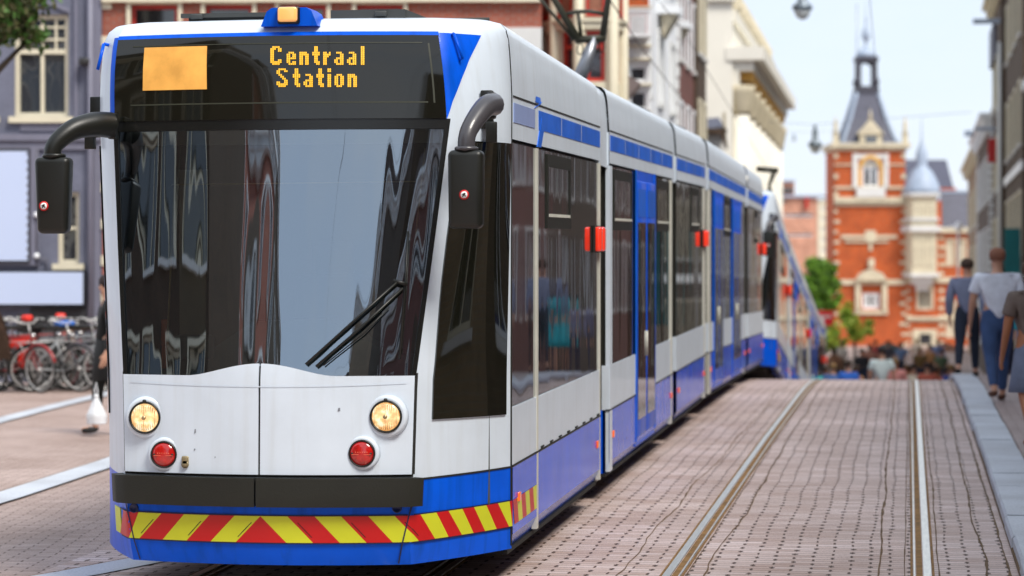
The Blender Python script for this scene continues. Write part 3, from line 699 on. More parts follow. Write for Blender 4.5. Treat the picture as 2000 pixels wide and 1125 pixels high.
    for word,starts,y0 in (('Centraal',(235,500,708,918,1095,1275,1482,1708),170),('Station',(335,600,775,985,1165,1280,1492),531)):
        for ch,x0 in zip(word,starts):
            for j,row in enumerate(FONT[ch].split('|')):
                for i,c in enumerate(row):
                    if c!='#': continue
                    px=500+(x0+i*31)/8.333; py=70+(y0+j*30.4)/8.333
                    q=[onf(px+dx,py+dy,.019) for dx,dy in ((0,3.3),(2.9,3.3),(2.9,0),(0,0))]
                    m.add([S1(s,z,.019) for s,z in q],[(0,1,2,3)])
    if first: m.build('destination_text',TEXTM,dg)
    else:
        q=MB(xf); q.box(-.2,.4,-.80,-.79,2.85,3.05); q.build('destination_text',TEXTM,dg)
    m=MB(xf); patch(m,-.44,.44,2.80,2.808,.0135,20,1,edge=False); patch(m,-.44,.44,3.14,3.146,.0135,20,1,edge=False); patch(m,.455,.46,2.80,3.14,.0135,1,6,edge=False); m.build('display_bezel',mat('bezel_olive',(.035,.037,.022),.4),dg)
Yp=lambda *a:[ysx(v) for v in a]
def build_tram(label,offY,zf,first):
    root=thing('tram',label,'tram',(XC,YS+offY,zf(YS+offY)),'trams running down the street')
    o=offY
    y=lambda px: ysx(px)+o
    xf=(lambda p: Vector((XC+p.x,YS+o+p.y,p.z+zf(YS+o)+( .019 if first else -.06)*p.y)))
    cab(root,xf,first)
    secs=[
     (y(1000.7),y(1172),1.0,.80,[('s',y(1047.5),y(1050.5)),('w',y(1001)+.02,y(1047)),('w',y(1051),y(1170.5),y(1069),y(1115)),('s',y(1170.5),y(1172))]),
     (y(1190),y(1314),.80,.76,[('s',y(1190.2),y(1195),1),('w',y(1197),y(1238),y(1199),y(1235)),('d',y(1242),y(1278)),('w',y(1281),y(1309),y(1283),y(1307)),('s',y(1309.5),y(1312))]),
     (y(1321),y(1377),.76,.76,[('w',y(1322),y(1374.5),y(1350),y(1366)),('s',y(1375),y(1377))]),
     (y(1384.5),y(1456.5),.76,.76,[('s',y(1384.6),y(1387)),('w',y(1387.3),y(1392.6)),('d',y(1394.2),y(1411)),('w',y(1413),y(1429),y(1414),y(1427)),('d',y(1430.5),y(1446)),('w',y(1448),y(1455))]),
     (y(1461),y(1490.5),.76,.76,[('w',y(1461.5),y(1489),y(1474),y(1481))])]
    prev=None
    for i,(a,b,f0,f1,items) in enumerate(secs):
        if prev is not None: bellows(root,prev,a,zf,f0)
        sec=section(root,a,b,zf,items,f0,f1,None,stripe=(y(1052) if i==0 else None,b-.03) if i==0 else (None,None),marker=i in (0,2,4))
        if i==0 :
            za=zf(a); xs=lambda p: Vector((XC+p.x,p.y,p.z+lerp(za,zf(b),(p.y-a)/(b-a))))
            st=MB(xs); st.box(1.19,1.2238,y(1003),y(1044),2.72,2.835); st.build('pale_stripe',PALEBLUE,sec)
            st=MB(xs); yy=lambda px:y(px)
            def sl(poly,u=1.2255): st.add([(u,a_,z_) for a_,z_ in poly]+[(1.215,a_,z_) for a_,z_ in poly],[tuple(range(len(poly)))]+[(k,(k+1)%len(poly),(k+1)%len(poly)+len(poly),k+len(poly)) for k in range(len(poly))])
            sl([(y(1048.5),2.61),(y(1055.5),2.61),(y(1063),2.76),(y(1057),2.80)])
            sl([(y(1043),2.845),(y(1054),2.88),(y(1057),2.9),(y(1044.5),2.9)][:3])
            st.add([(1.2235,y(1045),2.885),(1.2235,y(1056),2.885),(1.195,y(1057),3.09),(1.2,y(1055),3.06)],[(0,1,2,3)])
            st.build('star_emblem',STRIPE,sec)
            st=MB(xs); pw=(y(1047)-a)/6
            for k in range(6):
                z0,z1=.352,.500; q0=a+k*pw; q1=q0+pw; d=.06
                st2=MB(xs); st2.add([(1.2245,min(q0+d,y(1047)),z0),(1.2245,min(q1+d,y(1047)),z0),(1.2245,q1,z1),(1.2245,q0,z1)],[(0,1,2,3)])
                st2.build('hazard_stripe',RED if k%2==0 else YEL,sec)
            st=MB(xs); q=y(1056)
            while q<b-.2: st.box(1.215,1.2275,q,q+.12,.712,.722); q+=.42
            st.build('hinge_row',DARKGAP,sec)
        prev=b
    # tail cab
    m=MB(); zt=zf(prev)
    m.add([(XC-1.22,prev,zt+.23),(XC+1.22,prev,zt+.23),(XC+.8,prev+.9,zt+.23),(XC-.8,prev+.9,zt+.23),(XC-1.15,prev,zt+3.14),(XC+1.15,prev,zt+3.14),(XC+.85,prev+.6,zt+3.1),(XC-.85,prev+.6,zt+3.1)],[(0,1,2,3),(4,5,6,7),(0,3,7,4),(1,5,6,2),(3,2,6,7)])
    m.build('tail_cab',WHITE,root)
    # bogie wheels
    for yc in (y(1100),y(1150),y(1335),y(1362),y(1470),y(1483)):
        m=MB()
        for xx in (XC-.76,XC+.70): m.lathe([(.0001,0),(.27,0),(.28,.06),(.0001,.061)],(xx,yc,zf(yc)+.285),'x',20)
        m.build('wheel',GREYMETAL,root)
    # pantograph on the third car
    yc=27.9+o; z0=zf(yc)
    PX=lambda px,py: at(px,py,28.0)+Vector((0,o,zf(yc)-zf(27.9) if not first else 0))
    if first:
        PG=mat('pantograph_dark',(.03,.03,.018),.5)
        m=MB(); m.tube([PX(1128,165),PX(1161,74)],[.085,.055],4); pa=m.build('pantograph_mast',GREYMETAL,root)
        m=MB(); m.tube([PX(1124,78),PX(1182,74)],.042,10); m.tube([PX(1176,79),PX(1190,-18),PX(1196,-60)],[.04,.032,.03],10); m.tube([PX(1132,82),PX(1080,-6),PX(1054,-60)],[.045,.035,.03],10)
        m.tube([PX(1122,78),PX(1060,4),PX(1020,-50)],.018,8); m.tube([PX(1104,28),PX(1125,23),PX(1150,22),PX(1180,27)],.022,8); m.tube([PX(1129,25),PX(1135,72)],.022,8)
        m.tube([PX(1030,-60),PX(1110,-66),PX(1215,-60)],.03,8)
        m.build('pantograph_arm',PG,pa)
        m=MB()
        for cx,cy in ((1133,96),(1165,93),(1175,92)):
            m.tube([PX(cx+6*math.sin(t/10*2*PI),cy+11*math.cos(t/10*2*PI)) for t in range(10)],.007,5,closed=True)
        m.build('cable_loop',DARKGAP,pa)
    else:
        yc=44.6; D=47.0; PX=lambda px,py: at(px,py,D)
        m=MB(); m.tube([PX(1478,330),PX(1520,333)],.05,8); m.tube([PX(1510,335),PX(1502,362),PX(1512,390)],.03,6); m.tube([PX(1517,335),PX(1508,352),PX(1500,372)],.02,6); m.build('pantograph_arm',mat('pantograph_dark',(.03,.03,.018),.5),root)
    return root
def zf1(Y): return interp([(-50,-1.235),(29.83,.282),(36.8,.315),(37.25,.315),(45,.32)],Y)
def zf2(Y): return interp([(43,.2),(44,.19),(45.4,.13),(49.9,-.40),(59.4,-1.34),(67,-2.1),(74,-2.42)],Y)
build_tram('long white and blue articulated tram in front with lit headlights and Centraal Station display',0,zf1,True)
build_tram('second white and blue tram running down the far side of the bridge behind the first',30.6,zf2,False)
# ================================================================ BUILDINGS
BR_RED=brickmat('red_brick',(.42,.09,.045),(.33,.065,.035),(.30,.22,.18))
BR_ORANGE=brickmat('orange_red_brick',(.62,.105,.012),(.44,.065,.008),(.36,.16,.08),w=.25,h=.09)
BR_GREY=brickmat('painted_grey_brick',(.175,.185,.25),(.16,.17,.235),(.13,.14,.19),ms=.006,bump=.25)
BR_DARK=brickmat('dark_red_brick',(.20,.06,.05),(.15,.045,.04),(.16,.10,.08))
BR_BROWN=brickmat('brown_brick',(.085,.048,.028),(.06,.036,.022),(.09,.065,.045))
BR_TAN=brickmat('tan_brick',(.30,.20,.11),(.25,.16,.09),(.25,.2,.15))
BR_PINK=brickmat('pale_pink_brick',(.60,.30,.20),(.56,.27,.18),(.55,.4,.32),w=.6,h=.2)
STONE=mat('cream_stone',(.62,.55,.40),.8,var=.14,scale=1.5,bump=.2,bscale=30)
STONEW=mat('white_stone',(.70,.70,.68),.75,var=.08,scale=1.2,bump=.1,bscale=30)
CREAM=mat('cream_paint',(.72,.66,.50),.5,var=.06); WPAINT=mat('white_paint',(.84,.86,.88),.5,var=.05)
REDPAINT=mat('red_paint',(.50,.035,.02),.4,var=.08); SLATE=mat('slate_roof',(.075,.078,.115),.55,var=.3,scale=6,bump=.3,bscale=12)
LEAD=mat('pale_lead_roof',(.34,.41,.52),.5,var=.15,scale=5); DARKROOF=mat('brown_tile_roof',(.09,.06,.05),.7,var=.25,scale=8,bump=.3)
OCHRE=mat('ochre_plaster',(.70,.40,.10),.7,var=.1); GUTTER=mat('grey_trim',(.19,.19,.25),.5,var=.08)
CURT=mat('window_curtain',(.5,.5,.48),.9,var=.15,scale=14,stretch=(6,6,.6)); ROOMDARK=mat('dim_room',(.03,.03,.03),.9)
class Wall:
    """flat wall with real window openings: x along dir, y into the building"""
    def __init__(s,org,dirv,inn): s.o=Vector(org); s.d=Vector(dirv).normalized(); s.n=Vector(inn).normalized()
    def xf(s,p): return s.o+s.d*p.x+s.n*p.y+Vector((0,0,p.z))
    def mb(s): return MB(s.xf)
def cut(mb,x0,x1,z0,z1,holes,dep=.16,mi=0):
    xs=sorted({x0,x1}|{min(max(h[k],x0),x1) for h in holes for k in (0,1)}); zs=sorted({z0,z1}|{min(max(h[k],z0),z1) for h in holes for k in (2,3)})
    for a,b in zip(xs,xs[1:]):
        for c,d in zip(zs,zs[1:]):
            mx_,mz=(a+b)/2,(c+d)/2
            if any(h[0]<mx_<h[1] and h[2]<mz<h[3] for h in holes): continue
            mb.quad((a,0,c),(b,0,c),(b,0,d),(a,0,d),mi)
    for a,b,c,d in holes:
        mb.quad((a,0,c),(a,dep,c),(a,dep,d),(a,0,d),mi); mb.quad((b,0,c),(b,dep,c),(b,dep,d),(b,0,d),mi)
        mb.quad((a,0,d),(b,0,d),(b,dep,d),(a,dep,d),mi); mb.quad((a,0,c),(b,0,c),(b,dep,c),(a,dep,c),mi)
def window(W,root,h,fm,pm,cols=2,rows=1,bar=.05,dep=.12,sill=None,trans=None,curtain=False,surround=None,sw=.10,grid=None):
    a,b,c,d=h; m=W.mb()
    f=bar*1.3
    m.box(a,a+f,dep-.04,dep+.04,c,d); m.box(b-f,b,dep-.04,dep+.04,c,d); m.box(a+f,b-f,dep-.04,dep+.04,d-f,d); m.box(a+f,b-f,dep-.04,dep+.04,c,c+f)
    for i in range(1,cols): x=lerp(a,b,i/cols); m.box(x-bar/2,x+bar/2,dep-.035,dep+.02,c+f,(d-f) if not trans else c+(d-c)*trans)
    for i in range(1,rows): z=lerp(c,d,i/rows); m.box(a+f,b-f,dep-.03,dep+.015,z-bar/2,z+bar/2)
    if trans:
        z=c+(d-c)*trans; m.box(a+f,b-f,dep-.05,dep+.03,z-bar*.7,z+bar*.7)
        if grid:
            gx,gz=grid
            for i in range(1,gx): x=lerp(a,b,i/gx); m.box(x-bar*.3,x+bar*.3,dep-.03,dep+.02,z+bar*.7,d-f)
            for i in range(1,gz): q=lerp(z,d,i/gz); m.box(a+f,b-f,dep-.028,dep+.018,q-bar*.3,q+bar*.3)
    w_=m.build('window',fm,root)
    m=W.mb(); m.box(a+.01,b-.01,dep+.022,dep+.035,c+.01,d-.01); m.build('pane',pm,w_)
    if sill is not None: m=W.mb(); m.box(a-.08,b+.08,-.09,dep,c-.10,c-.001); m.build('sill',sill,w_)
    if surround is not None:
        m=W.mb(); m.box(a-sw,a-.001,-.05,.03,c-.001,d+sw); m.box(b+.001,b+sw,-.05,.03,c-.001,d+sw); m.box(a-.001,b+.001,-.048,.03,d+.001,d+sw); m.build('surround',surround,w_)
    return w_
def building(name,label,org,dirv,inn,Wd,dep,z0,z1,wm,wins=(),fm=WPAINT,pm=PANED,roof=None,cornice=None,group=None,bands=(),bm=None,sill=STONEW,surround=None,roofh=2.5,cols=2,parapet=False,trans=None,quoin=None,roofm=None):
    W=Wall(org,dirv,inn)
    root=thing(name,label,'building',(W.xf(Vector((Wd/2,dep/2,z0)))),group)
    m=W.mb(); cut(m,0,Wd,z0,z1,list(wins))
    m.quad((0,0,z0),(0,dep,z0),(0,dep,z1),(0,0,z1)); m.quad((Wd,0,z0),(Wd,dep,z0),(Wd,dep,z1),(Wd,0,z1)); m.quad((0,dep,z0),(Wd,dep,z0),(Wd,dep,z1),(0,dep,z1))
    if roof!='gable': m.quad((0,0,z1-.05),(Wd,0,z1-.05),(Wd,dep,z1-.05),(0,dep,z1-.05))
    m.build('wall',wm,root)
    for h in wins: window(W,root,h,fm,pm,cols=cols,sill=sill,surround=surround,trans=trans)
    if cornice:
        m=W.mb(); m.box(-.12,Wd+.12,-.45,.1,z1-.02,z1+.18); m.box(-.06,Wd+.06,-.3,.1,z1-.2,z1-.021); m.box(-.03,Wd+.03,-.12,.1,z1-.5,z1-.201)
        for k in range(int(Wd/.7)): x=(k+.5)*.7; m.box(x-.07,x+.07,-.28,-.121,z1-.42,z1-.2011)
        m.build('cornice',cornice,root)
    for z,h_ in bands:
        m=W.mb(); m.box(-.02,Wd+.02,-.07,.02,z,z+h_); m.build('stone_band',bm or STONEW,root)
    if quoin:
        m=W.mb(); z=z0; k=0
        while z<z1-.4:
            l=.45 if k%2 else .28; m.box(-.03,l,-.04,.05,z,z+.27); m.box(Wd-l,Wd+.03,-.04,.05,z,z+.27); m.box(-.03,.02,.051,.3+l*.3,z,z+.27); z+=.34 ; k+=1
        m.build('quoin',quoin,root)
    if roof=='mansard':
        m=W.mb(); m.add([(0,.1,z1+.1),(Wd,.1,z1+.1),(Wd,dep,z1+.1),(0,dep,z1+.1),(.2,1.1,z1+roofh),(Wd-.2,1.1,z1+roofh),(Wd-.2,dep-1,z1+roofh),(.2,dep-1,z1+roofh)],[(0,1,5,4),(1,2,6,5),(2,3,7,6),(3,0,4,7),(4,5,6,7)]); m.build('roof',roofm or DARKROOF,root)
    if roof=='gable':
        m=W.mb(); m.add([(0,0,z1),(Wd,0,z1),(Wd/2,0,z1+roofh),(0,dep,z1),(Wd,dep,z1),(Wd/2,dep,z1+roofh)],[(0,1,2),(3,5,4),(0,2,5,3),(1,4,5,2)]); m.build('roof',roofm or DARKROOF,root)
    return W,root
def gridw(Wd,floors,n,ww,hh,z0,fh,x0=None):
    out=[]; sp=Wd/n
    for f in range(floors):
        for i in range(n):
            c=(i+.5)*sp; out.append((c-ww/2,c+ww/2,z0+f*fh,z0+f*fh+hh))
    return out
Rv=Vector((CS,SN,0)); Fv=Vector((-SN,CS,0))
def frontal(px,D): return cam2w(rr(px,D),D,0)
# ---- grey painted house on the left, across the square
D=42.0; k=F0/D
def X_(px): return (px+120)/k       # local x measured from px=-120
def Zp(py): return zz(py,D)
W,root=Wall(frontal(-120,D),Rv,Fv),None
root=thing('grey_house','grey painted brick house with blank advertising boards at the left edge','building',frontal(40,D+3))
holes=[(X_(28),X_(134),Zp(228),Zp(28)),(X_(113),X_(155),Zp(515),Zp(375)),(X_(-90),X_(-10),Zp(228),Zp(28))]
m=W.mb(); cut(m,0,X_(199),-.3,Zp(-260),holes,.14); m.box(0,X_(199),.5,8,-.3,Zp(-260)); m.build('wall',BR_GREY,root)
window(W,root,holes[0],CREAM,PANE,cols=2,trans=.64,grid=(4,3),sill=CREAM,bar=.055)
window(W,root,holes[2],CREAM,PANE,cols=2,trans=.64,grid=(4,3),sill=CREAM,bar=.055)
window(W,root,holes[1],CREAM,PANE,cols=1,rows=2,sill=CREAM,bar=.05)
m=W.mb(); n=12; P=[(X_(26)+ (X_(136)-X_(26))*i/n, Zp(26)+.14*math.sin(PI*i/n)) for i in range(n+1)]; P2=[(x,z+.07) for x,z in P][::-1]; m.prism(P+P2,-.04,.05); m.build('arch_lintel',GUTTER,root)
m=W.mb(); m.box(0,X_(199),-.10,.02,Zp(275),Zp(262)); m.box(0,X_(199),-.05,.02,Zp(292),Zp(275.5)); m.box(X_(40),X_(199),-.03,.02,Zp(256),Zp(235)); m.build('string_course',GUTTER,root)
m=W.mb()
for a,b in ((146,152),(182,199)): m.box(X_(a),X_(b),-.06,.02,Zp(262)+.001,Zp(-200))
m.box(X_(184),X_(196),-.05,.02,-.3,Zp(293)); m.build('pilaster',GUTTER,root)
m=W.mb(); m.tube([W.xf(Vector((0,0,0)))]*2,.01) if False else m.box(X_(60),X_(199),-.04,.02,-.3,Zp(600)); m.build('plinth',mat('dark_plinth',(.05,.05,.055),.7),root)
m=W.mb(); m.box(X_(0)-.3,X_(76),-.06,.02,Zp(520),Zp(285)); m.box(X_(62),X_(70),-.09,-.061,Zp(518),Zp(287)); m.build('shopfront_frame',GUTTER,root)
m=W.mb(); m.rbox((X_(168),-.15,Zp(122)),(.16,.22,.12),.03,2); m.box(X_(160)-.0,X_(164),-.1,0,Zp(125),Zp(118)); m.build('wall_lamp',mat('dark_lamp',(.03,.03,.03),.4),root)
for q in (455,548): 
    m=W.mb(); m.rbox((X_(74),-.10,Zp(420 if q<500 else 500)),(.09,.09,.09),.03,2); m.build('spot_lamp',WPAINT,root)
m=W.mb(); m.tube([Vector((X_(73),-.05,Zp(520))),Vector((X_(73),-.05,Zp(292)))],.018,6); m.tube([Vector((X_(73),-.05,Zp(505))),Vector((X_(92),-.05,Zp(505))),Vector((X_(92),-.05,Zp(528)))],.014,6); m.build('conduit',mat('grey_conduit',(.12,.12,.15),.6),root)
m=W.mb(); m.tube([Vector((X_(178),-.09,-.2)),Vector((X_(178),-.09,Zp(-200)))],.05,8); m.build('drain_pipe',GUTTER,root)
BOARD=mat('pale_blank_board',(.55,.64,.86),.5,var=.02,scale=.6)
t=thing('poster_case','tall blank pale blue poster in a grey case on the grey house','poster',W.xf(Vector((X_(20),-.1,Zp(510)))))
m=W.mb(); m.box(X_(-40),X_(60),-.10,-.065,Zp(514),Zp(290)); m.build('case',mat('dark_case',(.05,.05,.06),.4),t)
m=W.mb(); m.box(X_(-36),X_(57),-.115,-.101,Zp(509),Zp(296)); m.build('poster',BOARD,t)
m=W.mb()
for j in range(14): z=Zp(505-j*15.5); m.box(X_(54.5),X_(57.5),-.12,-.1155,z,z+.05)
m.build('clip',GUTTER,t)
t=thing('banner_board','wide blank pale board above the parked bicycles','sign',W.xf(Vector((X_(80),-.15,Zp(597)))))
m=W.mb(); m.box(X_(-60),X_(168),-.20,-.03,Zp(597),Zp(530)); m.build('case',mat('dark_case',(.05,.05,.06),.4),t)
m=W.mb(); m.box(X_(-58),X_(166),-.215,-.201,Zp(594),Zp(532)); m.build('panel',BOARD,t)
# ---- long red brick building behind the tram
bx=lambda px:(px-200)/k
W=Wall(frontal(200,D),Rv,Fv)
root=thing('brick_building','long red brick building with red framed windows behind the tram','building',frontal(600,D+4))
holes=[]
for c in (302,447,592,742): holes.append((bx(c-46),bx(c+46),Zp(190),Zp(9)))
for c in (302,447,592,742,887): holes.append((bx(c-40),bx(c+40),Zp(560),Zp(360)))
m=W.mb(); cut(m,0,bx(1058),-.4,Zp(-330),holes,.14); m.box(0,bx(1058),.5,9,-.4,Zp(-330)); m.build('wall',BR_RED,root)
for h in holes: window(W,root,h,REDPAINT,PANED,cols=1,trans=.62,sill=CREAM,surround=CREAM,sw=.07)
m=W.mb(); m.box(0,bx(1058),-.12,.02,Zp(5),Zp(-10)); m.box(0,bx(1058),-.05,.02,Zp(-220),Zp(-240)); m.box(-.01,bx(1058),-.05,.02,Zp(240),Zp(228)); m.build('stone_band',CREAM,root)
m=W.mb(); z=-.3; kk=0
while z<Zp(-300):
    if kk%3==0: m.box(-.02,bx(218),-.03,.05,z,z+.16)
    z+=.2; kk+=1
m.build('quoin',CREAM,root)
m=W.mb(); m.box(bx(960),bx(1058),-.10,.02,Zp(120),Zp(57)+.02); m.build('stone_panel',STONEW,root)
# ---- corner house with the red and cream bay window (chamfered bay)
D=43.0;k=F0/D
W=Wall(frontal(1058,D),Rv,Fv); Zp=lambda py:zz(py,D); L_=lambda px:(px-1058)/k
root=thing('bay_house','corner house with red trimmed bay window and cream columns right behind the pantograph','building',frontal(1130,D+2))
m=W.mb(); m.box(0,L_(1222),.9,9,-.4,Zp(-330)); m.build('wall',BR_RED,root)
def bayface(xa,ya,xb,yb,nm):
    o=W.xf(Vector((xa,ya,0))); e=W.xf(Vector((xb,yb,0))); d=(e-o); L=d.length; d.normalize(); n=Vector((-d.y,d.x,0)); 
    w2=Wall(o,d,n); pil=.12
    hs=[(pil,L-pil,Zp(160),Zp(60)),(pil,L-pil,Zp(420),Zp(210))]
    m=w2.mb(); cut(m,0,L,-.2,Zp(-330),hs,.12); bw=m.build('bay_wall',CREAM,root)
    m=w2.mb(); m.box(pil+.01,L-pil-.01,-.02,.03,Zp(23),Zp(-80)); m.build('brick_panel',mat('brown_relief_panel',(.30,.12,.07),.7,var=.35,scale=14,bump=.5,bscale=25),bw)
    m=w2.mb()
    for za,zb in ((23,33),(-88,-80)): m.box(pil,L-pil,-.05,.03,Zp(zb),Zp(za))
    m.box(pil,pil+.05,-.045,.03,Zp(22.5),Zp(-79)); m.box(L-pil-.05,L-pil,-.045,.03,Zp(22.5),Zp(-79)); m.build('red_trim',REDPAINT,bw)
    m=w2.mb(); m.box(0,L,-.10,.04,Zp(44),Zp(37)); m.box(0,L,-.06,.04,Zp(57),Zp(44.5)); m.build('cornice',OCHRE if False else CREAM,bw)
    for h in hs: window(w2,bw,h,REDPAINT,PANE,cols=1,trans=.7,bar=.05)
    for px_ in (0,L): 
        m=w2.mb(); m.tube([Vector((px_,-.02,-.2)),Vector((px_,-.02,Zp(-330)))],.085,10); m.build('column',CREAM,bw)
bayface(L_(1058),.9,L_(1085),.35,'a'); bayface(L_(1085),.35,L_(1130),-.1,'b'); bayface(L_(1130),-.1,L_(1196),-.1,'c'); bayface(L_(1196),-.1,L_(1218),.5,'d')
# ---- left side of the street, receding: x = -6 plane facing the rails
XS=-6.0
def YD(px,X=XS):      # Y on plane X seen at px
    kk=(px-1000)/F0; return (-kk*SN*X-CS*X)/(SN-kk*CS)
def street(name,label,pxa,pxb,ztop,wm,floors,n,ww,hh,zb,fh,X=XS,**kw):
    ya,yb=YD(pxa,X),YD(pxb,X); Wd=yb-ya; wins=gridw(Wd,floors,n,ww,hh,zb,fh)
    return building(name,label,(X,ya,0),(0,1,0),(-1,0,0),Wd,kw.pop('dep',7),-2.6,ztop,wm,wins,**kw)
YB=YD(1196,-5.75)
W2,r2=street('brick_pier_house','narrow red brick house with a dark sloping canopy next to the bay window',1197,1222,16,BR_RED,4,2,.8,1.6,1.0,3.2,X=-5.9,surround=WPAINT)
m=MB(); y0=YD(1196,-5.5); y1=YD(1222,-5.5); z1=zz(118,44); z0=zz(160,50); m.add([(-5.95,y0,z1+.1),(-5.95,y1,z0+.5),(-5.2,y1,z0),(-5.2,y0,z1-.3),(-5.95,y0,z1),(-5.95,y1,z0+.4),(-5.2,y1,z0-.1),(-5.2,y0,z1-.4)],[(0,1,2,3),(4,7,6,5),(0,3,7,4),(1,5,6,2),(2,3,7,6),(0,4,5,1)]); m.build('canopy',DARKROOF,r2)
# white house with bays and balconies, two frontal steps
D=55.0;k=F0/D; Zp=lambda py:zz(py,D)
W,r3=street('white_house','white fronted house with balconies and carved brackets beyond the red brick corner',1222,1322,17.5,WPAINT,5,4,1.0,1.7,0,3.1,surround=STONEW,cornice=WPAINT)
L3=lambda px:(px-1220)/k
F3=Wall(frontal(1220,D),Rv,Fv); hs=[(L3(1228),L3(1265),Zp(160),Zp(127)),(L3(1228),L3(1265),Zp(215),Zp(175)),(L3(1228),L3(1265),Zp(75),Zp(25)),(L3(1228),L3(1265),Zp(5),Zp(-60))]
m=F3.mb(); cut(m,0,L3(1270),-1,Zp(-250),hs,.12); m.quad((L3(1270),0,-1),(L3(1270),3,-1),(L3(1270),3,Zp(-250)),(L3(1270),0,Zp(-250))); m.build('bay_wall',WPAINT,r3)
for i,h in enumerate(hs[:2]): window(F3,r3,h,WPAINT,PANE,cols=1,rows=1,sill=STONEW)
for i,h in enumerate(hs[2:]): window(F3,r3,h,REDPAINT,PANE,cols=1,sill=None)
m=F3.mb()
for za,zb in ((16,13),(92,88),(118,114),(168,165)): m.box(-.02,L3(1273),-.12,.02,Zp(za),Zp(zb))
m.build('string_course',OCHRE if False else CREAM,r3)
m=F3.mb(); m.box(L3(1222),L3(1268),-.55,.0,Zp(76),Zp(71)); m.box(L3(1222),L3(1268),-.55,-.47,Zp(28),Zp(23))
for q in range(9): x=L3(1223+q*5.4); m.box(x,x+.04,-.53,-.49,Zp(71),Zp(28))
m.build('balcony',WPAINT,r3)
m=F3.mb(); m.box(L3(1226),L3(1267),-.012,.05,Zp(24),Zp(-2)); m.build('orange_panel',BR_ORANGE,r3)
for (px,py,s) in ((1290,50,.5),(1318,72,.42)):   # carved brackets under the balconies
    p=at(px,py,62 if px<1310 else 68); m=MB()
    for q in range(5): m.add([tuple(p+Vector((0,q*.35*s,.55*s))),tuple(p+Vector((.75*s,q*.35*s,.55*s))),tuple(p+Vector((.1*s,q*.35*s,-.55*s))),tuple(p+Vector((0,q*.35*s+.2,.55*s))),tuple(p+Vector((.75*s,q*.35*s+.2,.55*s))),tuple(p+Vector((.1*s,q*.35*s+.2,-.55*s)))],[(0,1,2),(3,5,4),(0,3,4,1),(1,4,5,2),(0,2,5,3)])
    m.build('carved_bracket',STONE,r3)
    m=MB(); m.box(p.x-.2,p.x+.95*s,p.y-.2,p.y+2.0*s,p.z+.55*s,p.z+.95*s); m.build('balcony_slab',WPAINT,r3)
W,r4=street('dark_red_house','tall dark red brick house with white quoins between the white house and the cream hall',1322,1361,18,BR_DARK,6,3,.9,1.8,-1.2,3.0,surround=WPAINT,sill=STONEW,quoin=STONEW,cornice=WPAINT)
W,r5=street('brown_house','narrow brown brick house with dark windows beside the cream hall',1362,1379,15,BR_BROWN,5,2,.9,1.8,-1.2,3.2,fm=CREAM,surround=CREAM,X=-5.9,cornice=WPAINT)
# small gabled house in front of the cream hall
t=thing('slate_gable_house','low house with grey slate roof poking above the tram roof before the cream hall','building',cam2w(rr(1395,78),78,-2.4))
D=78;k=F0/D;Zp=lambda py:zz(py,D);L4=lambda px:(px-1378)/k; W4=Wall(frontal(1378,D),Rv,Fv)
m=W4.mb(); m.box(0,L4(1415),0,5,-2.5,Zp(252)); m.build('wall',STONEW,t)
m=W4.mb(); m.add([(-.05,-.2,Zp(252)),(L4(1416),-.2,Zp(252)),(L4(1412),1.6,Zp(222)),(-.05,1.6,Zp(226)),(-.05,4,Zp(226)),(L4(1412),4,Zp(222))],[(0,1,2,3),(3,2,5,4)]); m.build('roof',SLATE,t)
m=W4.mb(); m.box(-.1,L4(1418),-.3,0,Zp(262),Zp(252)+.01); m.add([(L4(1404),-.3,Zp(262)),(L4(1416),-.3,Zp(262)),(L4(1420),-.3,Zp(292)),(L4(1416),-.3,Zp(292))],[(0,1,2,3)]); m.build('gutter',BR_BROWN,t)
m=W4.mb(); m.box(L4(1412),L4(1416),-.32,.1,Zp(250),Zp(220)); m.build('gable_edge',STONE,t)
# cream hall with columns
ya,yb=YD(1430),YD(1503); 
root=thing('cream_hall','large cream stone hall with deep cornice and row of half columns','building',(-9,(ya+yb)/2,-2.4))
W=Wall((XS,ya,0),(0,1,0),(-1,0,0)); Wd=yb-ya; D=ya*CS+.9; zt=zz(8,D); zc=zz(110,D)
m=W.mb(); hs=gridw(Wd,1,7,1.4,4.0,.2,3); cut(m,0,Wd,-2.6,zt-.6,hs,.4)
m.quad((0,0,-2.6),(0,12,-2.6),(0,12,zt-.6),(0,0,zt-.6)); m.quad((Wd,0,-2.6),(Wd,12,-2.6),(Wd,12,zt-.6),(Wd,0,zt-.6)); m.quad((0,0,zt-.6),(Wd,0,zt-.6),(Wd,12,zt-.6),(0,12,zt-.6))
m.build('wall',mat('pale_cream_stone',(.86,.83,.74),.75,var=.04,scale=.8),root)
for h in hs: window(W,root,h,CREAM,PANED,cols=2,dep=.3)
m=W.mb(); m.box(-.3,Wd+.8,-1.1,.2,zc-.15,zc+.3); m.box(-.1,Wd+.5,-.75,.2,zc-.5,zc-.151); m.box(-.1,Wd+.3,-.25,.2,zc-1.0,zc-.501); m.box(-.05,Wd+.2,-.15,.2,zt-.6,zt-.2); m.build('cornice',mat('pale_cream_stone',(0,0,0)),root)
m=W.mb()
for i in range(14): y=(i+.5)*Wd/14; m.box(y-.3,y+.3,-.70,-.251,zc-.8,zc-.5011)
m.build('modillion',OCHRE,root)
m=W.mb()
for i in range(12): y=(i+.5)*Wd/12; m.lathe([(.22,0),(.30,.15),(.15,.35),(.2,.7),(.05,.85)],(y,0,zt-.2),'z',8)
m.build('balustrade',STONE,root)
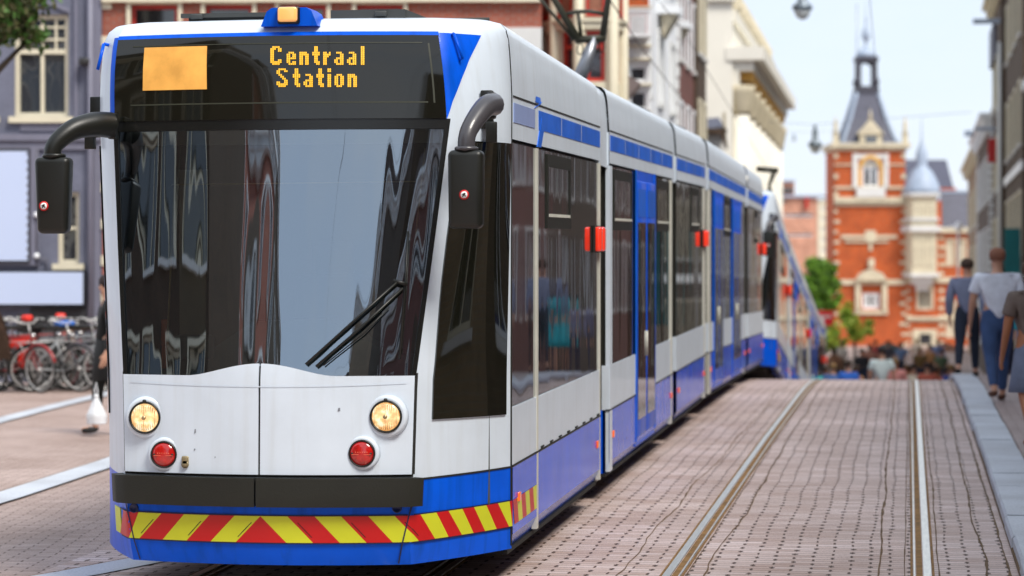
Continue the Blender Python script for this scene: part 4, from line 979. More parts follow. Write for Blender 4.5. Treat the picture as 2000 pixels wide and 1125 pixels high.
for i in range(8):
    y=.3+i*(Wd-.6)/7; m=W.mb(); m.tube([Vector((y,-.28,-1)),Vector((y,-.28,zc-2.0))],[.34,.30],12); c_=m.build('column',mat('pale_cream_stone',(0,0,0)),root)
    m=W.mb(); m.lathe([(.32,0),(.36,.15),(.48,.75),(.52,1.0)],(y,-.28,zc-2.0),'z',10); m.build('capital',STONE,c_)
W6=Wall(frontal(1378,D-.2),Rv,Fv)
m=W6.mb(); Lx=(1431-1378)*D/F0; m.box(0,Lx,0,3,-2.6,zz(3,D)); m.box(-.1,Lx+.1,-.2,3,zz(3,D),zz(-4,D)); m.build('end_wall',mat('pale_cream_stone',(0,0,0)),root)
# ---- right side row
def rightrow(label,ya,yb,X,ztop,wm,floors,n,ww,hh,zb,fh,**kw):
    Wd=yb-ya; z0=min(GY(ya),GY(yb))-.3; floors=min(floors,2) if ztop<8.3 and ya<83 else floors; wins=gridw(Wd,floors,n,ww,hh,zb,fh)
    return building('terrace_house',label,(X,ya,0),(0,1,0),(1,0,0),Wd,8,z0,ztop,wm,wins,group='houses along the right pavement',**kw)
rows=[
 (-62,-50,15,BR_DARK,'dark brick'),(-50,-38,13,BR_BROWN,''),(-38,-25,16,BR_TAN,''),(-25,-13,14,BR_BROWN,''),(-13,-2,9.5,BR_DARK,''),(-2,8,7.6,BR_BROWN,''),(8,19,8.2,BR_TAN,''),(19,29,8.8,BR_BROWN,''),(29,40,7.8,BR_DARK,''),(40,51,8.8,BR_BROWN,''),(51,62,8,BR_DARK,''),(62,73,8.8,BR_BROWN,''),(73,83,8,BR_DARK,'')]
lab=['dark red house furthest behind the viewer','low brown house behind the viewer','tall tan house behind the viewer','brown house with nine windows behind the viewer','dark red house beside the viewer','low brown house just right of the viewer','tan house across from the tram cab','tall brown house across from the middle of the tram','low dark red house across from the tram tail','tall brown house just over the bridge','low dark red house past the bridge','second brown house past the bridge','last dark red house before the red awning house']
for (ya,yb,zt_,wm,_),lb in zip(rows,lab):
    rightrow(lb+' on the right pavement',ya,yb,4.0,zt_,wm,3,3,1.3,1.9,1.1,3.0,fm=WPAINT if wm is not BR_TAN else CREAM,surround=STONEW if wm in (BR_DARK,STONE) else None,cornice=WPAINT,roof='mansard')
rightrow('brown house with red awning nearest the right picture edge',83.3,98,3.6,16,BR_BROWN,4,4,1.5,2.0,-.8,3.6,fm=CREAM,surround=CREAM,cornice=STONE,bands=((1.9,.3),(5.5,.3)),bm=WPAINT)
W,ra=rightrow('narrow stepped brick house with cream pillars on the right',98.3,108,3.45,13.2,BR_BROWN,4,3,1.4,2.0,-.8,3.2,fm=CREAM,surround=CREAM,cornice=STONE,roof='mansard',roofm=SLATE)
W,rb=rightrow('house with brown tile roof over a white cornice on the right',108.3,129,3.35,8.8,BR_BROWN,3,5,1.4,1.9,-.8,3.1,fm=CREAM,surround=WPAINT,cornice=WPAINT,roof='mansard',roofh=2.9,quoin=WPAINT)
W,rc=rightrow('farthest pale brick house with projecting ledge on the right',129.3,156,3.5,8.6,BR_TAN,3,5,1.4,1.9,-1,3.0,fm=CREAM,surround=CREAM,cornice=STONE)
m=MB(); m.box(2.6,3.4,104,104.5,zz(262,105),zz(256,105)); m.box(2.4,3.4,98.2,98.6,zz(52,98),zz(44,98)); m.build('hoist_beam',LEAD,ra)
m=MB(); m.box(3.3,4.4,103,108.2,zz(130,105),zz(60,105)); m.build('dormer',SLATE,ra)
m=MB(); m.box(2.55,3.4,120,121,zz(271,121),zz(262,121)); m.box(2.9,3.4,110,110.4,zz(232,110),zz(229,110)); m.build('hoist_beam',LEAD,rb)
m=MB(); m.tube([(3.4,98.5,-2.3),(3.4,98.5,11)],.09,8); m.build('drain_pipe',STONEW,ra)
t=thing('shop_banner','narrow dark teal banner hanging on the right hand houses','banner',(2.3,84,-.5))
m=MB(); m.box(3.0,3.5,82.6,82.9,.5,3.6); m.build('cloth',mat('teal_cloth',(.01,.16,.17),.8),t)
t=thing('red_banner','slim red banner hanging high on the right hand houses','banner',(3.2,106,2))
m=MB(); m.box(3.1,3.5,103.2,103.5,zz(325,105),zz(280,105)); m.build('cloth',mat('red_cloth',(.5,.03,.03),.8),t)
# ---- behind the camera, left side of the street (seen only in the windscreen)
for i,(ya,yb,zt_,wm,lb) in enumerate(((-64,-50,12,BR_TAN,'tan house far behind the viewer on the left side'),(-50,-37,14,BR_DARK,'tall dark red house behind the viewer on the left side'),(-37,-25,12,WPAINT,'white house behind the viewer on the left side'),(-25,-12,14,BR_BROWN,'brown house behind the viewer on the left side'),(-12,0,13,BR_RED,'red brick house behind the viewer on the left side'))):
    Wd=yb-ya
    building('corner_house',lb,(-11.5,ya,0),(0,1,0),(-1,0,0),Wd,8,-.5,zt_,wm,gridw(Wd,4,4,1.3,1.9,1,3.0),group='houses behind the viewer',cornice=WPAINT,roof='mansard',surround=WPAINT)
# ---- distant modern block and the theatre
D=235.;k=F0/D; L5=lambda px:(px-1500)/k; Zp=lambda py:zz(py,D)
W=Wall(frontal(1500,D),Rv,Fv); t=thing('modern_block','pale pink brick office block with white window bays far behind the trams','building',frontal(1570,D+5)+Vector((0,0,-2.4)))
hs=[(L5(1604+7*i),L5(1608+7*i),Zp(402+20*j+12),Zp(402+20*j)) for i in range(3) for j in range(5)]+[(L5(1532),L5(1588),Zp(424),Zp(417)),(L5(1532),L5(1588),Zp(462),Zp(456))]
m=W.mb(); cut(m,L5(1500),L5(1596),-3,Zp(386),[h for h in hs if h[1]<L5(1597)],.3); m.box(L5(1500),L5(1596),.5,10,-3,Zp(386)); m.build('wall',BR_PINK,t)
m=W.mb(); cut(m,L5(1597),L5(1632),-3,Zp(390),[h for h in hs if h[0]>L5(1597)],.3); m.box(L5(1597),L5(1632),.5,10,-3,Zp(390)); m.build('bay_wall',CREAM,t)
for h in hs: window(W,t,h,WPAINT,PANED if h[0]>L5(1597) else PANE,cols=1)
m=W.mb(); m.box(L5(1500),L5(1556),2,9,Zp(386)+.01,Zp(352)); m.build('upper_storey',BR_PINK,t)
m=W.mb(); m.box(L5(1530),L5(1554),1.7,2,Zp(376),Zp(366)); m.box(L5(1516),L5(1532),-1,0,Zp(398),Zp(392)); m.build('window_band',PANED,t)
m=W.mb(); m.box(L5(1500),L5(1632),-.3,.5,Zp(386)+.01,Zp(381)); m.box(L5(1500),L5(1557),1.6,2.0,Zp(354),Zp(350)); m.build('roof_edge',LEAD,t)
m=W.mb(); m.box(L5(1572),L5(1578),-.5,0,Zp(408),Zp(386)); m.build('red_flag',REDPAINT,t)
# theatre
D=170.;k=F0/D; L=lambda px:(px-1630)/k; Z=lambda py:zz(py,D)
W=Wall(frontal(1630,D),Rv,Fv); t=thing('theatre','orange red brick theatre with stone bands and slate corner tower','building',frontal(1700,D+3)+Vector((0,0,-2.4)))
dd=L(1768)
def bx_(m,a,b,y0,y1,p0,p1): m.box(L(a),L(b),y0,y1,Z(p0),Z(p1))
m=W.mb(); hs=[(L(1684),L(1716),Z(366),Z(312)),(L(1684),L(1718),Z(603),Z(572))]; cut(m,0,dd,-2.6,Z(285),hs,.3); m.box(0,dd,.5,dd,-2.6,Z(285)); tw=m.build('tower_wall',BR_ORANGE,t)
m=W.mb()
for a,b in ((294,283),(288,280)): bx_(m,1622 if a<294 else 1628,1778 if a<294 else 1771,-.35 if a<294 else -.2,dd+.2,a,b-.3 if a<294 else b+5.5)
m.build('tower_cornice',STONE,tw)
m=W.mb()
for a,b,pr in ((323,320,.08),(369,364,.12),(395,385,.3),(402,396,.15),(556,546,.15),(686,681,.12),(747,738,.2)): bx_(m,1629,1769,-pr,.05,a,b)
bx_(m,1642,1752,-.1,.05,466,459); bx_(m,1650,1735,-.12,.05,474,470); bx_(m,1690,1710,-.12,.05,474,450); bx_(m,1697,1703,-.13,.05,490,474)
for j in range(14): y=410+j*20; bx_(m,1629,1640 if j%2 else 1636,-.06,.05,y+6,y); bx_(m,1757 if j%2 else 1761,1769,-.06,.05,y+6,y)
for y in (300,340,375): bx_(m,1629,1637,-.06,.05,y+9,y); bx_(m,1760,1769,-.06,.05,y+9,y)
m.build('stone_band',STONE,tw)
m=W.mb(); bx_(m,1668,1682,-.1,.05,362,322); bx_(m,1718,1731,-.1,.05,362,322)
n=14; c=L(1700); r1,r0=L(1722)-c,L(1715)-c; pts=[(c+r1*math.cos(PI*i/n),Z(325)+r1*math.sin(PI*i/n)) for i in range(n+1)]+[(c+r0*math.cos(PI*(n-i)/n),Z(325)+r0*math.sin(PI*(n-i)/n)) for i in range(n+1)]; m.prism(pts,-.18,.05); m.build('arch',OCHRE,tw)
m=W.mb(); bx_(m,1665,1675,-.16,.05,366,300); bx_(m,1725,1735,-.16,.05,366,300); bx_(m,1672,1728,-.35,.05,385,366); bx_(m,1675,1727,-.14,-.1,310,301); m.build('arch_pier',STONEW,tw)
m=W.mb(); bx_(m,1684,1716,.1,.14,366,312); m.build('arch_field',STONEW,tw)
window(W,tw,hs[0],WPAINT,PANE,cols=2,trans=.75,bar=.12,dep=.06); window(W,tw,hs[1],WPAINT,PANE,cols=3,bar=.15,dep=.1)
m=W.mb(); m.prism([(L(1668),Z(548)),(L(1732),Z(548)),(L(1722),Z(534)),(L(1700),Z(524)),(L(1678),Z(534))],-.5,.02); bx_(m,1670,1680,-.3,.02,606,549); bx_(m,1722,1732,-.3,.02,606,549); bx_(m,1668,1734,-.2,.02,614,606.1); bx_(m,1695,1706,-.5,0,522,505); bx_(m,1686,1718,-.1,.02,738,700); m.build('pedimented_window',STONE,tw)
# tower roof: concave pyramid
m=W.mb(); cx,cy=L(1701),dd/2; prof=[(284,57),(270,50),(250,42.5),(230,35.5),(205,28.5),(190,24),(178,21)]
vs=[];fs=[]
for py,hw in prof:
    h=hw/k
    for sx_,sy_ in ((-1,-1),(1,-1),(1,1),(-1,1)): vs.append((cx+sx_*h,cy+sy_*h,Z(py)))
for i in range(len(prof)-1):
    for q in range(4): fs.append((i*4+q,i*4+(q+1)%4,(i+1)*4+(q+1)%4,(i+1)*4+q))
m.add(vs,fs); rf=m.build('tower_roof',SLATE,t)
m=W.mb()
for sx_,sy_ in ((-1,-1),(1,-1),(1,1),(-1,1)): m.tube([(cx+sx_*hw/k,cy+sy_*hw/k,Z(py)) for py,hw in prof],.13,6)
h=58/k; m.box(cx-h,cx+h,cy-h,cy+h,Z(284),Z(277)); m.build('lead_hip',LEAD,rf)
m=W.mb(); h=22/k; m.box(cx-h*1.05,cx+h*1.05,cy-h*1.05,cy+h*1.05,Z(178),Z(168)); m.box(cx-h*.95,cx+h*.95,cy-h*.95,cy+h*.95,Z(168)+.001,Z(164))
for a in (-1,1):
    for b in (-1,1): m.box(cx+a*h*.72-.13,cx+a*h*.72+.13,cy+b*h*.72-.13,cy+b*h*.72+.13,Z(164),Z(112)); m.lathe([(.18,0),(.22,.3),(.05,.7)],(cx+a*h*.8,cy+b*h*.8,Z(163)),'z',8)
m.box(cx-h,cx+h,cy-h,cy+h,Z(114),Z(106)); m.build('lantern',mat('lantern_dark',(.06,.06,.08),.6),rf)
for a in (-1,1):
    m=W.mb(); n=10; r=h*.6; P=[(cx-h*.6+ (h*1.2)*i/n, Z(124)+ r*.55*math.sin(PI*i/n)) for i in range(n+1)]; m.prism([(cx-h*.62,Z(113.5)),(cx-h*.62,Z(124))]+P+[(cx+h*.62,Z(124)),(cx+h*.62,Z(113.5))],cy+a*h*.7-.06,cy+a*h*.7+.06); m.build('lantern_arch',MATS['lantern_dark'],rf)
m=W.mb(); m.lathe([(21/k,0),(19/k,.25),(13/k,.5),(6/k,.65),(3/k,.9),(4/k,1.1),(8/k,1.3),(8.5/k,1.55),(6/k,1.85),(2.5/k,2.1),(1.5/k,2.5),(2.2/k,2.6),(.8/k,2.8),(.5/k,3.7),(.01,3.75)],(cx,cy,Z(106)),'z',16); m.build('cupola',LEAD,rf)
m=W.mb(); m.tube([(L(1683),cy,Z(170)),(L(1683),cy,Z(0))],.035,6); m.build('antenna',GREYMETAL,rf)
m=W.mb(); bx_(m,1680,1722,-.1,1.2,284,262); m.prism([(L(1674),Z(262)),(L(1727),Z(262)),(L(1712),Z(246)),(L(1700),Z(232)),(L(1689),Z(246))],-.2,.8); m.lathe([(.16,0),(.05,.5),(.01,.7)],(L(1700),0,Z(233)),'z',6); dm=m.build('roof_dormer',STONE,rf)
m=W.mb(); bx_(m,1690,1712,-.14,-.1,280,266); m.build('dormer_window',PANE,dm)
m=W.mb(); m.lathe([(.26,0),(.3,.2),(.12,.5),(.01,.8)],(cx-.1,1.6,Z(214)),'z',10); m.build('round_vent',MATS['lantern_dark'],rf)
for px_ in (1633,1769):
    m=W.mb(); bx_(m,px_-5,px_+5,0,.5,283,262); m.lathe([(.24,0),(.12,.3),(.16,.6),(.04,1.1),(.01,1.3)],(L(px_),.25,Z(262)),'z',8); m.build('pinnacle',STONE,tw)
# right wing
W7=W
m=W7.mb(); hs=[(L(1793),L(1820),Z(605),Z(560)),(L(1798),L(1817),Z(672),Z(650)),(L(1851),L(1862),Z(520),Z(470)),(L(1872),L(1884),Z(520),Z(470)),(L(1851),L(1862),Z(660),Z(590)),(L(1872),L(1884),Z(660),Z(590))]
cut(m,dd+.01,L(1925),-2.6,Z(446),hs,.3); m.box(dd+.01,L(1925),.5,12,-2.6,Z(446)); wg=m.build('wing_wall',BR_ORANGE,t)
for h_ in hs: window(W7,wg,h_,CREAM,PANE,cols=2,bar=.12,surround=STONE,sw=.12)
m=W7.mb()
for a,b,pr in ((455,445,.25),(552,541,.2),(628,620,.1),(624,618,.2)): bx_(m,1770,1925,-pr,.03,a,b)
for j in range(14): y=462+j*17; bx_(m,1771,1779 if j%2 else 1776,-.05,.03,y+7,y); bx_(m,1834,1846 if j%2 else 1843,-.05,.03,y+7,y)
m.build('stone_band',STONE,wg)
m=W7.mb(); bx_(m,1829,1838,-.2,.1,446,392); m.build('chimney',BR_ORANGE,wg)
m=W7.mb(); m.add([(L(1828),0,Z(444)),(L(1925),0,Z(444)),(L(1925),1.0,Z(376)),(L(1838),1.0,Z(376)),(L(1925),10,Z(376)),(L(1838),10,Z(376)),(L(1828),12,Z(444))],[(0,1,2,3),(3,2,4,5),(0,3,5,6)]); m.build('mansard_roof',SLATE,t)
m=W7.mb(); m.add([(L(1838),.95,Z(376)),(L(1925),.95,Z(376)),(L(1925),.95,Z(371)),(L(1838),.95,Z(371))],[(0,1,2,3)]); m.tube([(L(1828),0,Z(444)),(L(1838),1.0,Z(376))],.12,6); m.build('lead_hip',LEAD,t)
m=W7.mb(); bx_(m,1771,1898,6,6.5,376,360); m.build('parapet',BR_ORANGE,t)
m=W7.mb(); m.add([(L(1771),6,Z(360)),(L(1893),6,Z(360)),(L(1893),9,Z(299)),(L(1771),9,Z(299)),(L(1771),12,Z(360)),(L(1893),12,Z(360))],[(0,1,2,3),(3,2,5,4),(0,3,4),(1,5,2)]); m.build('main_roof',SLATE,t)
# oriel bay with domed turret
m=W7.mb()
bays=[(445,380),(536,455)]
P=[(L(1768),0),(L(1776),-1.1),(L(1822),-1.1),(L(1830),0)]
def ring(py0,py1,grow=0,mb=None):
    z0,z1=Z(py0),Z(py1); Q=[(P[0][0]-grow,0),(P[1][0]-grow*.5,P[1][1]-grow),(P[2][0]+grow*.5,P[2][1]-grow),(P[3][0]+grow,0)]
    v=[(x,y,z0) for x,y in Q]+[(x,y,z1) for x,y in Q]; mb.add(v,[(0,1,5,4),(1,2,6,5),(2,3,7,6),(0,3,2,1),(4,5,6,7)])
ring(540,378,0,m); orr=m.build('oriel',STONE,t)
m=W7.mb()
for a,b,g in ((384,378,.25),(453,442,.3),(432,426,.15),(541,534,.2)): ring(a,b,g,m)
ring(556,541,-.3,m); ring(568,556.2,-.7,m); m.build('oriel_ledge',STONEW,orr)
for (py0,py1) in ((425,398),(518,462)):
    for a in (1779,1792,1808):
        Wn=Wall(W7.xf(Vector((0,-1.1,0))),Rv,Fv); window(Wn,orr,(L(a)+.02,L(a+12)-.02,Z(py0),Z(py1)),CREAM,PANED,cols=1,trans=.65,bar=.08,dep=-.02)
m=W7.mb(); m.lathe([(38/k,0),(36/k,.35),(30/k,.9),(20/k,1.5),(12/k,1.75),(11/k,1.95),(12/k,2.4),(9/k,2.9),(4/k,3.3),(1.5/k,3.7),(.6/k,5),(.01,5.1)],(L(1800),-.0,Z(378)),'z',16); m.build('turret_dome',LEAD,orr)
m=W7.mb(); bx_(m,1782,1830,-.1,.05,682,643); m.build('portal_surround',STONE,wg)
m=W7.mb(); bx_(m,1796,1818,-.13,-.101,672,652); m.build('portal_window',PANE,wg)
for (a,b,c_,d_,mt) in ((1765,1798,712,678,BOARD),(1818,1836,706,684,BOARD),(1800,1817,712,678,DARKGAP)):
    s_=W7.mb(); bx_(s_,a,b,-1.6,-1.5,c_,d_); fr=s_.build('poster_stand',mt if mt is DARKGAP else mat('dark_case',(.05,.05,.06),.4)); tag(fr,{1765:'large pale blue poster board in front of the theatre',1818:'small pale poster board right of the dark kiosk',1800:'black kiosk between two pale poster boards'}[a],'board' if a!=1800 else 'kiosk')
    if a!=1800: s_=W7.mb(); bx_(s_,a+1.5,b-1.5,-1.66,-1.61,c_,d_+1.5); s_.build('poster',mt,fr)

W,rs=building('square_house','dark brown house facing the square behind the viewer',(-11.4,.3,0),(-1,0,0),(0,-1,0),22,8,-.5,12.5,BR_BROWN,gridw(22,4,9,1.3,2.0,.9,3.0),fm=CREAM,surround=CREAM,cornice=CREAM,roof='mansard',bands=((3.4,.25),(9.4,.2)),bm=CREAM)
# ================================================================ PEOPLE
SKINM={'light':mat('skin_light',(.55,.30,.20),.5,var=.06),'tan':mat('skin_tan',(.42,.17,.08),.45,var=.06),'dark':mat('skin_dark',(.12,.06,.035),.5,var=.06)}
def cloth(name,c): return mat('cloth_'+name,c,.85,var=.18,scale=7,bump=.25,bscale=35)
def skinmesh(name,nodes_,edges_,m,root,lv=1,parent=None):
    """one continuous surface grown over a skeleton; nodes: (pos, rx, ry)"""
    me=bpy.data.meshes.new('sk'); me.from_pydata([n[0] for n in nodes_],edges_,[]); me.update()
    o=bpy.data.objects.new('sk',me); COL.objects.link(o)
    o.modifiers.new('Skin','SKIN')
    if not me.skin_vertices: 
        bpy.context.view_layer.objects.active=o
    for i,n in enumerate(nodes_):
        me.skin_vertices[0].data[i].radius=(n[1],n[2] if len(n)>2 else n[1]); me.skin_vertices[0].data[i].use_root=(i==0)
    s=o.modifiers.new('Sub','SUBSURF'); s.levels=lv; s.render_levels=lv
    bpy.context.view_layer.update(); dg=bpy.context.evaluated_depsgraph_get()
    nm=bpy.data.meshes.new_from_object(o.evaluated_get(dg)); bpy.data.objects.remove(o); bpy.data.meshes.remove(me)
    nm.name=name; nm.materials.clear(); nm.materials.append(m)
    for p in nm.polygons: p.use_smooth=True; p.material_index=0
    ob=bpy.data.objects.new(name,nm); COL.objects.link(ob); ob.parent=parent or root; ORG[ob.name]=Vector((0,0,0)); return ob
def person(label,loc,h=1.72,yaw=0,skin='light',top=(.5,.5,.5),bottom=(.03,.04,.08),hair=(.03,.02,.015),shoe=(.03,.03,.03),walk=0.,arm=0.,sleeve='short',skirt=False,group=None,lv=1,fingers=False,hairlen=0,seated=False,stout=1.,shorts=False,elbow=0.,face=True,coat=False):
    """figure facing +Y before the yaw"""
    k=h/1.75; t=thing('person',label,'person',loc,group)
    V=lambda x,y,z:(x*k,y*k,z*k)
    N=[];E=[]
    def n(p,r,r2=None,par=None):
        N.append((p,r*k,(r2 or r)*k)); 
        if par is not None: E.append((par,len(N)-1))
        return len(N)-1
    st=stout; sw=walk; zk=0
    hipz=.94
    pel=n(V(0,0,hipz),.135*st,.10*st); sp=n(V(0,0,1.12),.125*st,.095*st,pel); ch=n(V(0,.0,1.32),.155*st,.105*st,sp); nk0=n(V(0,-.01,1.46),.075,.065,ch)
    nk=n(V(0,0,1.51),.055,.055,nk0); hd=n(V(0,.012,1.59),.072,.085,nk); hd2=n(V(0,.01,1.66),.078,.095,hd); n(V(0,0,1.715),.06,.07,hd2)
    if face: nose=n(V(0,.105,1.61),.012,.012,hd2)
    legs=[];arms=[]
    for s in (-1,1):
        ph=s*sw
        if seated: kn=V(s*.12,.42,.52); an=V(s*.12,.42,.1); to=V(s*.12,.55,.04); hp=V(s*.1,.06,.58)
        else:
            hp=V(s*.09,.0,hipz-.05); kn=V(s*.10,.30*ph+.03,.50+.02*abs(ph)); an=V(s*.10,.55*ph-(.10 if ph<0 else 0),.09+(.06 if ph<0 else 0)); to=V(s*.11,an[1]/k+.15,.035)
        a=n(hp,.095*st,.10*st,pel); md=n(tuple(lerp(hp[i],kn[i],.5) for i in range(3)),.078*st,.08*st,a); b=n(kn,.055,.06,md); cf=n(tuple(lerp(kn[i],an[i],.35)-(0.012 if i==1 else 0) for i in range(3)),.052,.058,b); c=n(an,.036,.04,cf); hl=n((an[0],an[1]-.03*k,.045*k+(an[2]-.09*k)),.034,.034,c); d=n((to[0],to[1],to[2]+(an[2]-.09*k)),.042,.026,hl); 
        legs.append((a,md,b,cf,c,hl,d))
        sh=V(s*.185*st,0,1.41); af=-ph*.5+arm; 
        el=V(s*(.235*st),af*.22-.02,1.14); wr=V(s*.235*st,af*.45+.06+elbow*.2,.90+elbow*.22)
        a=n(sh,.062,.06,ch); m1=n(tuple(lerp(sh[i],el[i],.5) for i in range(3)),.050,.052,a); b=n(el,.040,.042,m1); c=n(wr,.027,.03,b)
        dirn=(Vector(wr)-Vector(el)).normalized(); pm=Vector(wr)+dirn*.07*k; d=n(tuple(pm),.020,.040,c)
        arms.append((a,m1,b,c,d))
        if fingers:
            side=Vector((0,1,0))
            for q,(oy,ln) in enumerate(((-.030,.065),(-.010,.08),(.010,.085),(.030,.075))):
                f0=pm+side*oy*k+dirn*.02*k; f1=f0+dirn*ln*.5*k+Vector((-s*.004,0,0)); f2=f0+dirn*ln*k+Vector((-s*.02*k,0,0))
                i0=n(tuple(f0),.009,.009,d); i1=n(tuple(f1),.0085,.0085,i0); n(tuple(f2),.007,.007,i1)
            f0=Vector(wr)+dirn*.03*k+side*.035*k; f1=f0+dirn*.03*k+side*.02*k; i0=n(tuple(f0),.011,.011,c); n(tuple(f1),.009,.009,i0)
        else:
            n(tuple(pm+dirn*.08*k+Vector((-s*.02*k,0,0))),.014,.032,d)
    body=skinmesh('body',N,E,SKINM[skin],t,lv)
    def sub(ids,gr,name,col_,trim=None,extra=None):
        mp_={j:i for i,j in enumerate(ids)}
        nn=[(N[j][0],N[j][1]+gr*k,N[j][2]+gr*k) for j in ids]; ee=[(mp_[a],mp_[b]) for a,b in E if a in mp_ and b in mp_]
        if trim:
            for (a,b,f) in trim:     # cut the chain from a towards b at fraction f
                p=tuple(lerp(N[a][0][i],N[b][0][i],f) for i in range(3)); r=lerp(N[a][1],N[b][1],f)+gr*k; nn.append((p,r,r)); ee.append((mp_[a],len(nn)-1))
        return skinmesh(name,nn,ee,cloth('%d_%d_%d'%tuple(int(c*999) for c in col_),col_),t,lv)
    ids=[ch,sp,pel,nk0]; tr=[(pel,legs[0][0],.5),(pel,legs[1][0],.5)]
    for a in arms:
        if sleeve=='long': ids+=[a[0],a[1],a[2]]; tr.append((a[2],a[3],.92))
        elif sleeve=='short': ids+=[a[0],a[1]]; tr.append((a[1],a[2],.25))
        else: ids+=[a[0]]
    sub(ids,.03,'jacket' if sleeve=='long' else 'shirt',top,tr)
    if skirt:
        m=MB(); m.lathe([(.135*k,1.02*k),(.17*k,.92*k),(.20*k,.7*k),(.225*k,.55*k),(.215*k,.549*k)],(0,0,0),'z',18,sy=.8); o=m.build('skirt',cloth('%d_%d_%d'%tuple(int(c*999) for c in bottom),bottom),None); o.parent=t
    else:
        ids=[pel,sp];tr=[]
        for l in legs:
            if shorts: ids+=[l[0],l[1]]; tr.append((l[1],l[2],.8))
            else: ids+=[l[0],l[1],l[2],l[3]]; tr.append((l[3],l[4],.9))
        sub(ids,.014,'shorts' if shorts else 'trousers',bottom,tr)
    if coat:
        m=MB(); m.lathe([(.17*k,1.05*k),(.20*k,.85*k),(.235*k,.6*k),(.23*k,.599*k)],(0,0,0),'z',18,sy=.8); o=m.build('coat_tail',cloth('%d_%d_%d'%tuple(int(c*999) for c in top),top),None); o.parent=t
    for l in legs:
        nn=[(N[l[4]][0],.045*k,.045*k),(N[l[5]][0],.044*k,.044*k),(N[l[6]][0],.052*k,.034*k)]
        skinmesh('shoe',nn,[(0,1),(1,2)],cloth('shoe%d'%int(shoe[0]*999),shoe),t,1)
    hp=N[hd2][0]; m=MB(); 
    m.lathe([(.088*k,-.03*k),(.098*k,.03*k),(.090*k,.075*k),(.055*k,.108*k),(.001,.118*k)],(hp[0],hp[1]-.014*k,hp[2]),'z',14,sy=1.12)
    if hairlen: m.lathe([(.06*k,-hairlen*k),(.095*k,-.08*k),(.092*k,.0)],(hp[0],hp[1]-.04*k,hp[2]),'z',12,sy=.8)
    o=m.build('hair',cloth('hair%d'%int(hair[0]*999),hair),None); o.parent=t
    t.rotation_euler=(0,0,yaw); return t
def onpx(px,D,X=None):
    g=cam2w(rr(px,D),D,0); return g
def PG_(px,D,up=0):
    g=cam2w(rr(px,D),D,0); return (g.x,g.y,(GY(g.y) if g.x>-5.3 else ground(g.x,g.y))+up)
# walkers on the right pavement
person('walking man in white T shirt and blue jeans seen from behind on the pavement',PG_(1948,30.7,.09),1.82,.15,'light',(.72,.76,.85),(.04,.08,.19),(.24,.10,.06),shoe=(.12,.05,.03),walk=.45,lv=2,fingers=True,stout=1.22,face=True)
person('walking person in grey blue jacket and dark trousers left of the white T shirt',PG_(1889,37.5,.09),1.72,-.1,'light',(.17,.20,.30),(.012,.02,.04),(.05,.03,.02),walk=.5,sleeve='long',lv=2,fingers=True,stout=1.12,arm=-.3)
person('bare legged woman in a grey blue skirt cut off by the right picture edge',PG_(2016,23.2,.09),1.72,.3,'tan',(.16,.12,.10),(.16,.19,.27),(.08,.04,.02),shoe=(.25,.06,.03),walk=.35,skirt=True,lv=2,fingers=True,hairlen=.3)
person('woman in a bright teal dress half hidden behind the white T shirt man',PG_(1943,43.5,.09),1.62,PI,'light',(.02,.42,.48),(.02,.42,.48),(.06,.03,.02),skirt=True,lv=1,hairlen=.25,walk=.2)
person('second woman in a long teal shirt behind the white T shirt man',PG_(1957,44.6,.09),1.64,PI,'light',(.03,.36,.46),(.02,.03,.06),(.03,.02,.02),lv=1,hairlen=.25,walk=.2,sleeve='long')
person('man in lilac grey shirt farther along the right pavement behind the walkers',PG_(1962,47.5,.09),1.78,PI,'light',(.22,.23,.36),(.03,.04,.09),(.05,.03,.02),walk=.3,sleeve='long')
# shopper behind the tram's left edge
t=person('shopper in long black coat with white plastic bag beside the tram front',PG_(211,28.3),1.74,2.0,'light',(.012,.013,.013),(.02,.022,.02),(.03,.02,.02),shoe=(.02,.02,.02),walk=.25,sleeve='long',lv=2,fingers=True,arm=-.15,stout=1.1,coat=True)
BAGP=at(188,750,28.0)
t=thing('plastic_bag','white knotted plastic bag hanging from the hand of the shopper in black','bag',tuple(BAGP-Vector((0,0,.45))))
m=MB(); c=BAGP-Vector((0,0,.40)); WB=mat('white_plastic',(.72,.74,.76),.35,var=.08,scale=10,bump=.5,bscale=14)
m.grid(lambda u,v:c+Vector((math.cos(u*2*PI)*(interp([(0,.105),(.3,.112),(.55,.075),(1,.02)],v))*(1+.10*math.sin(u*2*PI*5+v*3)),math.sin(u*2*PI)*interp([(0,.07),(.3,.08),(.55,.055),(1,.02)],v)*(1+.10*math.cos(u*2*PI*4)),-.03+.29*v)),28,10); m.grid(lambda u,v:c+Vector((math.cos(u*2*PI)*.115*v,math.sin(u*2*PI)*.08*v,-.05+.02*v)),28,2)
m.build('bag_body',WB,t); m=MB(); m.tube([c+Vector((-.015,0,.25)),c+Vector((-.02,0,.33)),c+Vector((.0,0,.42)),c+Vector((.015,0,.33)),c+Vector((.015,0,.25))],.007,6); m.lathe([(.02,0),(.032,.02),(.02,.05)],c+Vector((0,0,.24)),'z',10); m.build('handle_loop',WB,t)
